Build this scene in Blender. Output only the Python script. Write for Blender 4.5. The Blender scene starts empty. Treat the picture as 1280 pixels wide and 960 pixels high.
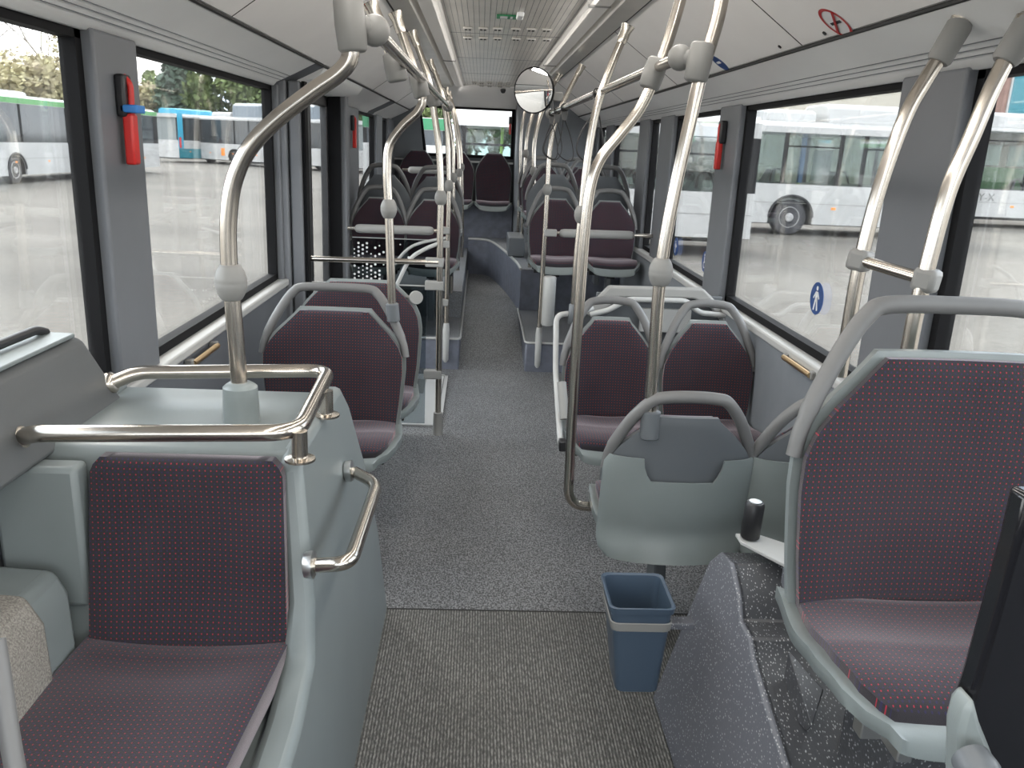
import bpy, bmesh, math, random
import numpy as np
from mathutils import Vector, Matrix
random.seed(7)
C = bpy.context.scene.collection
SC = bpy.context.scene
PI = math.pi
# ------------------------------------------------------------------ camera
F = 1035.0
CAM = np.array([-0.12, 0.0, 1.62])
vy = np.array([(602-640)/F, (183-480)/F, 1.0]); vy /= np.linalg.norm(vy)
vz = np.array([(479-640)/F, (4100-480)/F, 1.0]); vz /= np.linalg.norm(vz)
vz -= vy*(vy@vz); vz /= np.linalg.norm(vz); vz = -vz
vx = np.cross(vy, vz)
R = np.stack([vx, vy, vz], 1)               # world -> camera (x right, y down, z forward)
def U(u, v, x=None, y=None, z=None):
    d = R.T @ np.array([(u-640)/F, (v-480)/F, 1.0])
    if x is not None: t = (x-CAM[0])/d[0]
    elif y is not None: t = (y-CAM[1])/d[1]
    else: t = (z-CAM[2])/d[2]
    p = CAM+t*d
    return (float(p[0]), float(p[1]), float(p[2]))
cd = bpy.data.cameras.new('camera'); cam = bpy.data.objects.new('camera', cd); C.objects.link(cam)
Rw = R.T @ np.diag([1, -1, -1])
m4 = Matrix([[*Rw[0], CAM[0]], [*Rw[1], CAM[1]], [*Rw[2], CAM[2]], [0, 0, 0, 1]])
cam.matrix_world = m4
cd.sensor_width = 36; cd.lens = F/1280*36; cd.clip_start = .02; cd.clip_end = 500
SC.camera = cam
# ------------------------------------------------------------------ world, exposure
SC.view_settings.view_transform = 'Standard'; SC.view_settings.look = 'None'
SC.view_settings.gamma = 1; SC.view_settings.use_curve_mapping = False
SC.view_settings.exposure = 0.88
W = bpy.data.worlds.new('sky'); SC.world = W; W.use_nodes = True
nt = W.node_tree; nt.nodes.clear()
o = nt.nodes.new('ShaderNodeOutputWorld'); b = nt.nodes.new('ShaderNodeBackground')
tc = nt.nodes.new('ShaderNodeTexCoord'); mp = nt.nodes.new('ShaderNodeMapping'); mp.inputs['Scale'].default_value = (1, 1, 3)
ns = nt.nodes.new('ShaderNodeTexNoise'); ns.inputs['Scale'].default_value = 2.2; ns.inputs['Detail'].default_value = 6
cr = nt.nodes.new('ShaderNodeValToRGB')
cr.color_ramp.elements[0].position = .38; cr.color_ramp.elements[0].color = (.62, .74, .9, 1)
cr.color_ramp.elements[1].position = .56; cr.color_ramp.elements[1].color = (1, .99, .97, 1)
nt.links.new(tc.outputs['Generated'], mp.inputs['Vector']); nt.links.new(mp.outputs['Vector'], ns.inputs['Vector'])
nt.links.new(ns.outputs['Fac'], cr.inputs['Fac']); nt.links.new(cr.outputs['Color'], b.inputs['Color'])
b.inputs['Strength'].default_value = 3.3; nt.links.new(b.outputs[0], o.inputs[0])
sd = bpy.data.lights.new('sun', 'SUN'); sd.energy = 2.2; sd.angle = math.radians(25); sd.color = (1, .96, .9)
sun = bpy.data.objects.new('sun', sd); C.objects.link(sun); sun.rotation_euler = (math.radians(42), 0, math.radians(-150))

# ------------------------------------------------------------------ materials
def mat(name, col, rough=.5, metal=0, spec=.5, noise=0, nscale=40, bump=0, bscale=200, col2=None, sheen=0, coat=0):
    m = bpy.data.materials.new(name); m.use_nodes = True
    n = m.node_tree; p = n.nodes['Principled BSDF']
    p.inputs['Base Color'].default_value = (*col, 1); p.inputs['Roughness'].default_value = rough
    p.inputs['Metallic'].default_value = metal; p.inputs['Specular IOR Level'].default_value = spec
    if sheen: p.inputs['Sheen Weight'].default_value = sheen; p.inputs['Sheen Roughness'].default_value = .4
    if coat: p.inputs['Coat Weight'].default_value = coat; p.inputs['Coat Roughness'].default_value = .15
    t = n.nodes.new('ShaderNodeTexCoord')
    if noise or col2:
        x = n.nodes.new('ShaderNodeTexNoise'); x.inputs['Scale'].default_value = nscale; x.inputs['Detail'].default_value = 5
        n.links.new(t.outputs['Object'], x.inputs['Vector'])
        r = n.nodes.new('ShaderNodeValToRGB'); r.color_ramp.elements[0].position = .35; r.color_ramp.elements[1].position = .65
        c2 = col2 or tuple(c*(1-noise) for c in col)
        r.color_ramp.elements[0].color = (*c2, 1); r.color_ramp.elements[1].color = (*col, 1)
        n.links.new(x.outputs['Fac'], r.inputs['Fac']); n.links.new(r.outputs['Color'], p.inputs['Base Color'])
    if bump:
        y = n.nodes.new('ShaderNodeTexNoise'); y.inputs['Scale'].default_value = bscale; y.inputs['Detail'].default_value = 3
        n.links.new(t.outputs['Object'], y.inputs['Vector'])
        q = n.nodes.new('ShaderNodeBump'); q.inputs['Strength'].default_value = bump; q.inputs['Distance'].default_value = .003
        n.links.new(y.outputs['Fac'], q.inputs['Height']); n.links.new(q.outputs['Normal'], p.inputs['Normal'])
    return m
M = {}
M['shell'] = mat('grey_green_plastic', (.205, .232, .232), .33, bump=.06, bscale=500, noise=.08, nscale=6)
M['shelldark'] = mat('dark_grey_plastic', (.105, .115, .125), .42, bump=.05, bscale=500)
M['grip'] = mat('grip_plastic', (.14, .14, .14), .45)
M['box'] = mat('moulded_box', (.185, .21, .212), .38, noise=.06, nscale=5)
M['boxdark'] = mat('moulded_console', (.085, .09, .092), .45, bump=.1, bscale=300)
M['white'] = mat('ceiling_panel', (.84, .82, .80), .5, noise=.04, nscale=3)
M['cove'] = mat('cove_panel', (.80, .80, .79), .35, noise=.04, nscale=3)
M['duct'] = mat('duct_panel', (.62, .59, .54), .3, noise=.12, nscale=4)
M['pillar'] = mat('pillar_grey', (.145, .152, .165), .5, noise=.05, nscale=8)
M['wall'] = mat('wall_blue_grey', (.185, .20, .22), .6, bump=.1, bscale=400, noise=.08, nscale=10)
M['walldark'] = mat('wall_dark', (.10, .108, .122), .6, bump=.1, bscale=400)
M['sill'] = mat('sill_light', (.42, .42, .41), .4)
M['rubber'] = mat('black_rubber', (.007, .007, .008), .7, spec=.15)
M['black'] = mat('black_plastic', (.015, .015, .017), .4)
M['blackgloss'] = mat('black_gloss_panel', (.008, .008, .01), .12)
M['joint'] = mat('joint_grey_plastic', (.21, .208, .20), .5)
M['padgrey'] = mat('padded_bar_grey', (.27, .27, .262), .6)
M['lightgrey'] = mat('light_grey_paint', (.42, .425, .42), .35)
M['red'] = mat('red_plastic', (.6, .02, .015), .35)
M['blue'] = mat('blue_plastic', (.03, .2, .55), .4)
M['navy'] = mat('blue_bin_plastic', (.05, .075, .11), .35)
M['podium'] = mat('podium_vinyl', (.16, .175, .22), .5, noise=.25, nscale=14, bump=.1, bscale=200)
M['chrome'] = mat('mirror_glass', (.95, .95, .95), .01, 1)
M['alu'] = mat('aluminium', (.62, .63, .63), .3, 1)
M['gold'] = mat('brass_rail', (.6, .43, .24), .35, 1)
M['signblue'] = mat('sign_blue', (.02, .06, .2), .4)
M['signwhite'] = mat('sign_white', (.75, .75, .75), .4)
M['signred'] = mat('sign_red', (.45, .03, .03), .4)
M['signgreen'] = mat('sign_green', (.01, .22, .08), .4)
M['vent'] = mat('vent_grey', (.55, .53, .5), .5)
M['lamp'] = mat('lamp_diffuser', (.6, .58, .55), .5)
M['lamp'].node_tree.nodes['Principled BSDF'].inputs['Emission Color'].default_value = (1, .95, .88, 1)
M['lamp'].node_tree.nodes['Principled BSDF'].inputs['Emission Strength'].default_value = .04  # faint glow added to the unlit strip covers to lift the interior
M['seam'] = mat('seam_black', (.02, .02, .02), .7)
M['buswhite'] = mat('bus_white', (.42, .42, .415), .3, noise=.08, nscale=1.5)
M['busgreen'] = mat('bus_green', (.07, .28, .07), .3)
M['busdkgreen'] = mat('bus_dark_green', (.012, .15, .06), .3)
M['busteal'] = mat('bus_teal', (.008, .17, .22), .35)
M['buscyan'] = mat('bus_cyan', (.03, .3, .45), .35)
M['busred'] = mat('bus_red', (.4, .05, .02), .35)
M['busdark'] = mat('bus_dark_glass', (.035, .042, .048), .08, noise=.6, nscale=.9)
M['busgrey'] = mat('bus_roof_grey', (.16, .19, .22), .4)
M['underbody'] = mat('underbody_black', (.02, .02, .022), .8)
M['tyre'] = mat('tyre', (.05, .05, .055), .8)
M['hub'] = mat('wheel_hub', (.45, .45, .45), .4, .3, noise=.4, nscale=12)
M['orange'] = mat('orange_marker', (.8, .25, .03), .4)
M['lime'] = mat('lime_pole', (.45, .8, .1), .4)
M['int'] = mat('bus_interior_grey', (.2, .22, .22), .7)
M['curtain'] = mat('bus_interior_pale', (.5, .58, .55), .8, noise=.4, nscale=2)
M['brick'] = mat('brick_pink', (.30, .19, .16), .8, noise=.15, nscale=3)
M['cream'] = mat('cream_wall', (.45, .42, .36), .8, noise=.08, nscale=1)
M['bark'] = mat('bark', (.16, .13, .1), .9)
M['leafg'] = mat('leaf_green', (.24, .30, .11), .8, col2=(.12, .17, .07), nscale=.4)
M['leafy'] = mat('leaf_spring', (.48, .44, .24), .8, col2=(.33, .28, .18), nscale=.5)
M['leafd'] = mat('leaf_dark', (.09, .13, .09), .8, col2=(.05, .08, .06), nscale=.4)

def steel():
    m = bpy.data.materials.new('brushed_steel'); m.use_nodes = True; n = m.node_tree; p = n.nodes['Principled BSDF']
    p.inputs['Metallic'].default_value = 1; p.inputs['Base Color'].default_value = (.53, .485, .43, 1)
    t = n.nodes.new('ShaderNodeTexCoord'); mp = n.nodes.new('ShaderNodeMapping'); mp.inputs['Scale'].default_value = (60, 60, 3)
    x = n.nodes.new('ShaderNodeTexNoise'); x.inputs['Scale'].default_value = 4
    r = n.nodes.new('ShaderNodeMapRange'); r.inputs['To Min'].default_value = .19; r.inputs['To Max'].default_value = .21
    n.links.new(t.outputs['Object'], mp.inputs['Vector']); n.links.new(mp.outputs['Vector'], x.inputs['Vector'])
    n.links.new(x.outputs['Fac'], r.inputs['Value']); n.links.new(r.outputs['Result'], p.inputs['Roughness'])
    return m
M['steel'] = steel()

def mathn(n, op, a, b=None):
    k = n.nodes.new('ShaderNodeMath'); k.operation = op
    for i, v in enumerate((a, b)):
        if v is None: continue
        if isinstance(v, (int, float)): k.inputs[i].default_value = v
        else: n.links.new(v, k.inputs[i])
    return k.outputs[0]
def mixc(n, f, a, b):
    k = n.nodes.new('ShaderNodeMix'); k.data_type = 'RGBA'
    if isinstance(f, (int, float)): k.inputs[0].default_value = f
    else: n.links.new(f, k.inputs[0])
    for i, v in ((6, a), (7, b)):
        if isinstance(v, tuple): k.inputs[i].default_value = (*v, 1)
        else: n.links.new(v, k.inputs[i])
    return k.outputs[2]
def fabric():
    m = bpy.data.materials.new('seat_moquette'); m.use_nodes = True; n = m.node_tree; p = n.nodes['Principled BSDF']
    t = n.nodes.new('ShaderNodeUVMap'); s = n.nodes.new('ShaderNodeSeparateXYZ'); n.links.new(t.outputs['UV'], s.inputs[0])
    a = mathn(n, 'DIVIDE', s.outputs[0], .0122); bb = mathn(n, 'DIVIDE', s.outputs[1], .0122)
    fa = mathn(n, 'SUBTRACT', mathn(n, 'FRACT', a), .5); fb = mathn(n, 'SUBTRACT', mathn(n, 'FRACT', bb), .5)
    d = mathn(n, 'ADD', mathn(n, 'MULTIPLY', fa, fa), mathn(n, 'MULTIPLY', mathn(n, 'MULTIPLY', fb, fb), .6))
    dot = mathn(n, 'LESS_THAN', d, .011)
    # fine blue dots half a cell off
    fa2 = mathn(n, 'SUBTRACT', mathn(n, 'FRACT', mathn(n, 'ADD', a, .5)), .5)
    fb2 = mathn(n, 'SUBTRACT', mathn(n, 'FRACT', mathn(n, 'ADD', bb, .5)), .5)
    dot2 = mathn(n, 'LESS_THAN', mathn(n, 'ADD', mathn(n, 'MULTIPLY', fa2, fa2), mathn(n, 'MULTIPLY', fb2, fb2)), .03)
    oc = n.nodes.new('ShaderNodeTexCoord'); ns = n.nodes.new('ShaderNodeTexNoise'); ns.inputs['Scale'].default_value = 7; ns.inputs['Detail'].default_value = 6
    n.links.new(oc.outputs['Object'], ns.inputs['Vector'])
    base = mixc(n, ns.outputs['Fac'], (.018, .0165, .020), (.034, .031, .036))
    c = mixc(n, dot2, base, (.025, .022, .06)); c = mixc(n, dot, c, (.30, .02, .038))
    n.links.new(c, p.inputs['Base Color']); p.inputs['Roughness'].default_value = .9
    p.inputs['Sheen Weight'].default_value = .5; p.inputs['Sheen Roughness'].default_value = .45; p.inputs['Sheen Tint'].default_value = (.85, .76, .8, 1)
    p.inputs['Specular IOR Level'].default_value = .2
    n2 = n.nodes.new('ShaderNodeTexNoise'); n2.inputs['Scale'].default_value = 600; n.links.new(oc.outputs['Object'], n2.inputs['Vector'])
    q = n.nodes.new('ShaderNodeBump'); q.inputs['Strength'].default_value = .3; q.inputs['Distance'].default_value = .002
    n.links.new(n2.outputs['Fac'], q.inputs['Height']); n.links.new(q.outputs['Normal'], p.inputs['Normal'])
    return m
M['fabric'] = fabric()
def floor_mat(name, lo, hi, ribs):
    m = bpy.data.materials.new(name); m.use_nodes = True; n = m.node_tree; p = n.nodes['Principled BSDF']
    oc = n.nodes.new('ShaderNodeTexCoord'); mp = n.nodes.new('ShaderNodeMapping'); n.links.new(oc.outputs['Object'], mp.inputs['Vector'])
    mp.inputs['Scale'].default_value = (1, .35 if ribs else .6, 1)
    x = n.nodes.new('ShaderNodeTexNoise'); x.inputs['Scale'].default_value = 170; x.inputs['Detail'].default_value = 4
    n.links.new(mp.outputs['Vector'], x.inputs['Vector'])
    r = n.nodes.new('ShaderNodeValToRGB'); r.color_ramp.elements[0].position = .4; r.color_ramp.elements[1].position = .64
    r.color_ramp.elements[0].color = (*lo, 1); r.color_ramp.elements[1].color = (*hi, 1)
    n.links.new(x.outputs['Fac'], r.inputs['Fac'])
    col = r.outputs['Color']; h = x.outputs['Fac']
    y = n.nodes.new('ShaderNodeTexNoise'); y.inputs['Scale'].default_value = 2.0; y.inputs['Detail'].default_value = 4; n.links.new(oc.outputs['Object'], y.inputs['Vector'])
    mr = n.nodes.new('ShaderNodeMapRange'); mr.inputs['To Min'].default_value = .7; mr.inputs['To Max'].default_value = 1.25; n.links.new(y.outputs['Fac'], mr.inputs['Value'])
    if ribs:
        w = n.nodes.new('ShaderNodeTexWave'); w.bands_direction = 'X'; w.inputs['Scale'].default_value = 33; w.inputs['Distortion'].default_value = 1.4
        w.inputs['Detail'].default_value = 2; w.inputs['Detail Scale'].default_value = 3
        n.links.new(oc.outputs['Object'], w.inputs['Vector'])
        col = mixc(n, mathn(n, 'MULTIPLY', w.outputs['Fac'], .9), col, tuple(c*.25 for c in lo))
    g = n.nodes.new('ShaderNodeVectorMath'); g.operation = 'SCALE'; n.links.new(col, g.inputs[0]); n.links.new(mr.outputs['Result'], g.inputs['Scale'])
    n.links.new(g.outputs['Vector'], p.inputs['Base Color'])
    q = n.nodes.new('ShaderNodeBump'); q.inputs['Strength'].default_value = .6; q.inputs['Distance'].default_value = .004
    n.links.new(h, q.inputs['Height']); n.links.new(q.outputs['Normal'], p.inputs['Normal'])
    p.inputs['Roughness'].default_value = .55
    return m
M['floor'] = floor_mat('floor_speckled', (.05, .052, .055), (.27, .275, .285), False)
M['floorrib'] = floor_mat('floor_ribbed', (.11, .11, .105), (.30, .295, .28), True)
M['podtop'] = floor_mat('podium_top_vinyl', (.10, .105, .115), (.25, .26, .28), False)
def speck(nm='speckled_wheel_box', dk=(.115, .12, .14)):
    m = bpy.data.materials.new(nm); m.use_nodes = True; n = m.node_tree; p = n.nodes['Principled BSDF']
    oc = n.nodes.new('ShaderNodeTexCoord'); x = n.nodes.new('ShaderNodeTexVoronoi'); x.inputs['Scale'].default_value = 165
    mp = n.nodes.new('ShaderNodeMapping'); mp.inputs['Scale'].default_value = (1, .55, .7); mp.inputs['Rotation'].default_value = (.4, .5, 0)
    n.links.new(oc.outputs['Object'], mp.inputs['Vector']); n.links.new(mp.outputs['Vector'], x.inputs['Vector'])
    r = n.nodes.new('ShaderNodeValToRGB'); r.color_ramp.elements[0].position = .16; r.color_ramp.elements[1].position = .30
    r.color_ramp.elements[0].color = (.36, .37, .38, 1); r.color_ramp.elements[1].color = (*dk, 1)
    n.links.new(x.outputs['Distance'], r.inputs['Fac']); n.links.new(r.outputs['Color'], p.inputs['Base Color']); p.inputs['Roughness'].default_value = .4
    q = n.nodes.new('ShaderNodeBump'); q.inputs['Strength'].default_value = .15; q.inputs['Distance'].default_value = .002
    n.links.new(x.outputs['Distance'], q.inputs['Height']); n.links.new(q.outputs['Normal'], p.inputs['Normal'])
    return m
M['speck'] = speck(); M['speckd'] = speck('speckled_dark_vinyl', (.05, .052, .058))
def carpet():
    return mat('grey_carpet', (.3, .28, .25), .95, noise=.5, nscale=250, bump=.5, bscale=500)
M['carpet'] = carpet()
def asphalt():
    m = mat('asphalt_yard', (.36, .335, .30), .9)
    n = m.node_tree; p = n.nodes['Principled BSDF']; oc = n.nodes.new('ShaderNodeTexCoord')
    a = n.nodes.new('ShaderNodeTexNoise'); a.inputs['Scale'].default_value = 9; a.inputs['Detail'].default_value = 10; a.inputs['Roughness'].default_value = .75
    mp = n.nodes.new('ShaderNodeMapping'); mp.inputs['Scale'].default_value = (.12, .6, 1); b2 = n.nodes.new('ShaderNodeTexNoise'); b2.inputs['Scale'].default_value = .5; b2.inputs['Detail'].default_value = 8
    n.links.new(oc.outputs['Object'], a.inputs['Vector']); n.links.new(oc.outputs['Object'], mp.inputs['Vector']); n.links.new(mp.outputs['Vector'], b2.inputs['Vector'])
    r = n.nodes.new('ShaderNodeValToRGB'); r.color_ramp.elements[0].position = .35; r.color_ramp.elements[1].position = .6
    r.color_ramp.elements[0].color = (.105, .096, .084, 1); r.color_ramp.elements[1].color = (.148, .136, .119, 1); n.links.new(b2.outputs['Fac'], r.inputs['Fac'])
    r2 = n.nodes.new('ShaderNodeValToRGB'); r2.color_ramp.elements[0].position = .3; r2.color_ramp.elements[1].position = .7
    r2.color_ramp.elements[0].color = (.62, .62, .62, 1); r2.color_ramp.elements[1].color = (1.15, 1.15, 1.15, 1); n.links.new(a.outputs['Fac'], r2.inputs['Fac'])
    mx = n.nodes.new('ShaderNodeMix'); mx.data_type = 'RGBA'; mx.blend_type = 'MULTIPLY'; mx.inputs[0].default_value = 1
    n.links.new(r.outputs['Color'], mx.inputs[6]); n.links.new(r2.outputs['Color'], mx.inputs[7]); n.links.new(mx.outputs[2], p.inputs['Base Color'])
    return m
M['asphalt'] = asphalt()
def glass(name, tint, refl=.06, dirt=0.0):
    m = bpy.data.materials.new(name); m.use_nodes = True; n = m.node_tree; n.nodes.clear()
    o = n.nodes.new('ShaderNodeOutputMaterial'); t = n.nodes.new('ShaderNodeBsdfTransparent'); t.inputs['Color'].default_value = (*tint, 1)
    g = n.nodes.new('ShaderNodeBsdfGlossy'); g.inputs['Roughness'].default_value = .02
    fr = n.nodes.new('ShaderNodeFresnel'); fr.inputs['IOR'].default_value = 1.35
    s = mathn(n, 'MULTIPLY', fr.outputs[0], refl/.06*1.0)
    s = mathn(n, 'MINIMUM', s, .6)
    mx = n.nodes.new('ShaderNodeMixShader'); n.links.new(s, mx.inputs[0]); n.links.new(t.outputs[0], mx.inputs[1]); n.links.new(g.outputs[0], mx.inputs[2])
    out = mx.outputs[0]
    if dirt:
        oc = n.nodes.new('ShaderNodeTexCoord'); mp = n.nodes.new('ShaderNodeMapping'); mp.inputs['Scale'].default_value = (4, 9, .5)
        x = n.nodes.new('ShaderNodeTexNoise'); x.inputs['Scale'].default_value = 2.5; x.inputs['Detail'].default_value = 6
        n.links.new(oc.outputs['Object'], mp.inputs['Vector']); n.links.new(mp.outputs['Vector'], x.inputs['Vector'])
        mr = n.nodes.new('ShaderNodeMapRange'); mr.inputs['From Min'].default_value = .45; mr.inputs['From Max'].default_value = .8; mr.inputs['To Max'].default_value = dirt
        n.links.new(x.outputs['Fac'], mr.inputs['Value'])
        d = n.nodes.new('ShaderNodeBsdfTranslucent'); d.inputs['Color'].default_value = (.8, .8, .78, 1)
        m2 = n.nodes.new('ShaderNodeMixShader'); n.links.new(mr.outputs['Result'], m2.inputs[0]); n.links.new(out, m2.inputs[1]); n.links.new(d.outputs[0], m2.inputs[2]); out = m2.outputs[0]
    n.links.new(out, o.inputs[0]); return m
M['glass'] = glass('window_glass', (.97, .98, .975), .03, .025)
M['screen'] = glass('screen_glass', (.62, .66, .68), .08)
M['busglass'] = glass('tinted_bus_glass', (.66, .71, .69), .12)

# ------------------------------------------------------------------ mesh helpers
class MB:
    def __init__(s): s.v = []; s.f = []; s.uv = None
    def add(s, vs, fs):
        k = len(s.v); s.v += [tuple(map(float, p)) for p in vs]; s.f += [tuple(i+k for i in f) for f in fs]; return s
    def box(s, x0, x1, y0, y1, z0, z1):
        return s.add([(x0, y0, z0), (x1, y0, z0), (x1, y1, z0), (x0, y1, z0), (x0, y0, z1), (x1, y0, z1), (x1, y1, z1), (x0, y1, z1)],
                     [(0, 3, 2, 1), (4, 5, 6, 7), (0, 1, 5, 4), (1, 2, 6, 5), (2, 3, 7, 6), (3, 0, 4, 7)])
    def rbox(s, c, sz, rot=(0, 0, 0)):
        from mathutils import Euler
        e = Euler(rot).to_matrix(); hx, hy, hz = sz[0]/2, sz[1]/2, sz[2]/2
        vs = [Vector(c)+e@Vector((a*hx, bb*hy, d*hz)) for a, bb, d in ((-1, -1, -1), (1, -1, -1), (1, 1, -1), (-1, 1, -1), (-1, -1, 1), (1, -1, 1), (1, 1, 1), (-1, 1, 1))]
        return s.add(vs, [(0, 3, 2, 1), (4, 5, 6, 7), (0, 1, 5, 4), (1, 2, 6, 5), (2, 3, 7, 6), (3, 0, 4, 7)])
    def prism(s, poly, ax, a, b):
        """poly: 2D points in the two other axes (order x,y,z minus ax)"""
        def mk(p, t):
            q = [p[0], p[1]]; q.insert('xyz'.index(ax), t); return tuple(q)
        n = len(poly)
        vs = [mk(p, a) for p in poly]+[mk(p, b) for p in poly]
        return s.add(vs, [tuple(range(n))[::-1], tuple(range(n, 2*n))]+[(i, (i+1) % n, n+(i+1) % n, n+i) for i in range(n)])
    def tube(s, pts, r, seg=14, sx=1.0, closed=False):
        pts = [Vector(p) for p in pts]; n = len(pts); rs = r if isinstance(r, (list, tuple)) else [r]*n
        T = []
        for i in range(n):
            if closed: d = pts[(i+1) % n]-pts[i-1]
            else: d = pts[min(i+1, n-1)]-pts[max(i-1, 0)]
            T.append(d.normalized())
        u = T[0].orthogonal().normalized(); vs = []; 
        for i in range(n):
            u = (u-T[i]*(u@T[i] if False else u.dot(T[i]))).normalized(); w = T[i].cross(u)
            for k in range(seg):
                a = 2*PI*k/seg; vs.append(pts[i]+(u*math.cos(a)+w*math.sin(a)*sx)*rs[i])
        fs = []
        for i in range(n if closed else n-1):
            j = (i+1) % n
            for k in range(seg):
                fs.append((i*seg+k, i*seg+(k+1) % seg, j*seg+(k+1) % seg, j*seg+k))
        if not closed: fs += [tuple(range(seg))[::-1], tuple((n-1)*seg+k for k in range(seg))]
        return s.add(vs, fs)
    def lathe(s, c, prof, ax=(0, 0, 1), seg=24):
        """prof: (r, h) along ax from c"""
        ax = Vector(ax).normalized(); u = ax.orthogonal().normalized(); w = ax.cross(u); c = Vector(c); vs = []
        for r, h in prof:
            for k in range(seg):
                a = 2*PI*k/seg; vs.append(c+ax*h+(u*math.cos(a)+w*math.sin(a))*max(r, 1e-4))
        fs = [(i*seg+k, i*seg+(k+1) % seg, (i+1)*seg+(k+1) % seg, (i+1)*seg+k) for i in range(len(prof)-1) for k in range(seg)]
        fs += [tuple(range(seg))[::-1], tuple((len(prof)-1)*seg+k for k in range(seg))]
        return s.add(vs, fs)
    def build(s, name, m, parent=None, bevel=0, smooth=35, sub=0, local=False):
        me = bpy.data.meshes.new(name)
        off = Vector((0, 0, 0))
        if parent is not None and not local:
            p = parent
            while p is not None: off += p.location; p = p.parent
        cen = off
        if parent is None and not local:
            xs = np.array(s.v); cen = Vector(((xs[:, 0].min()+xs[:, 0].max())/2, (xs[:, 1].min()+xs[:, 1].max())/2, xs[:, 2].min()))
        me.from_pydata([tuple(Vector(v)-cen) for v in s.v], [], s.f)
        bm = bmesh.new(); bm.from_mesh(me); bmesh.ops.recalc_face_normals(bm, faces=bm.faces); bm.to_mesh(me); bm.free()
        if s.uv:
            ul = me.uv_layers.new(name='UVMap')
            for l in me.loops: ul.data[l.index].uv = s.uv[l.vertex_index]
        me.materials.append(M[m] if isinstance(m, str) else m)
        if smooth:
            me.polygons.foreach_set('use_smooth', [True]*len(me.polygons)); me.set_sharp_from_angle(angle=math.radians(smooth))
        ob = bpy.data.objects.new(name, me); C.objects.link(ob)
        if parent is not None: ob.parent = parent
        elif not local: ob.location = cen
        if bevel:
            q = ob.modifiers.new('bevel', 'BEVEL'); q.width = bevel; q.segments = 2; q.limit_method = 'ANGLE'; q.angle_limit = math.radians(40)
        if sub:
            q = ob.modifiers.new('sub', 'SUBSURF'); q.levels = sub; q.render_levels = sub
        return ob
def smoothpath(pts, n=8):
    """Catmull-Rom through the points"""
    P = [Vector(p) for p in pts]; P = [P[0]*2-P[1]]+P+[P[-1]*2-P[-2]]; out = []
    for i in range(1, len(P)-2):
        for k in range(n):
            t = k/n; a, b_, c, d = P[i-1], P[i], P[i+1], P[i+2]
            out.append(.5*((2*b_)+(c-a)*t+(2*a-5*b_+4*c-d)*t*t+(3*b_-a-3*c+d)*t**3))
    out.append(P[-2]); return out
def roundpath(pts, rad=.06, n=7):
    """polyline with rounded corners"""
    P = [Vector(p) for p in pts]; out = [P[0]]
    for i in range(1, len(P)-1):
        a = (P[i-1]-P[i]); c = (P[i+1]-P[i]); r = min(rad, a.length*.48, c.length*.48)
        A = P[i]+a.normalized()*r; B = P[i]+c.normalized()*r
        for k in range(n+1):
            t = k/n; out.append(A*(1-t)**2+P[i]*2*t*(1-t)+B*t*t)
    out.append(P[-1]); return out
def tag(o, label=None, cat=None, group=None, kind=None):
    if label: o['label'] = label
    if cat: o['category'] = cat
    if group: o['group'] = group
    if kind: o['kind'] = kind
    return o
def thing(name, loc, label, cat, group=None, rz=0):
    e = bpy.data.objects.new(name, None); C.objects.link(e); e.location = loc; e.rotation_euler.z = rz; e.empty_display_size = .05
    return tag(e, label, cat, group)
def struct(name, mb, m, parent=None, **k):
    o = mb.build(name, m, parent, **k)
    if parent is None: o['kind'] = 'structure'
    return o
def dup(root, loc=None, rz=None, label=None, scale=None):
    def rec(o, par):
        c = o.copy(); C.objects.link(c); c.parent = par
        for ch in list(o.children): rec(ch, c)
        return c
    c = rec(root, None)
    if loc is not None: c.location = loc
    if rz is not None: c.rotation_euler.z = rz
    if scale is not None: c.scale = scale
    if label: c['label'] = label
    return c

# ------------------------------------------------------------------ setting: shell of the bus
CZ = 2.27                                    # central ceiling height
Y0, Y1 = -1.9, 10.25
# floor
struct('floor', MB().box(-1.2, 1.2, 2.672, 6.03, -.06, 0), 'floor')
struct('floor_front', MB().box(-1.2, 1.2, Y0, 2.664, -.06, 0), 'floorrib')
struct('trim_1', MB().box(-.43, 1.2, 2.6645, 2.6715, -.05, .0012), 'seam')
struct('floor_ramp', MB().prism([(6.03, -.06), (Y1, -.06), (Y1, .19), (7.5, .19), (6.03, 0)], 'x', -.3, .42), 'floor')
# podiums
r = MB().box(-1.2, -.24, 6.03, Y1, -.05, .235)
pl = struct('podium_left', r, 'podium', bevel=.012)
struct('podium_left_top', MB().box(-1.2, -.245, 6.04, 6.8, .236, .242).box(-1.2, -.245, 6.8, Y1, .236, .46), 'podtop')
struct('podium_right', MB().box(.255, 1.2, 6.03, 7.4, -.05, .22), 'podium', bevel=.012)
struct('podium_right_top', MB().box(.262, 1.2, 6.04, 7.4, .221, .227), 'podtop')
tr = MB().tube(roundpath([(-1.15, 6.025, .235), (-.235, 6.025, .235), (-.235, 9.5, .245)], .04), .009, 8)
struct('trim_2', tr, 'lightgrey')
struct('trim_3', MB().tube(roundpath([(1.15, 6.025, .225), (.252, 6.025, .225), (.252, 7.38, .225)], .04), .009, 8), 'lightgrey')
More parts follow.
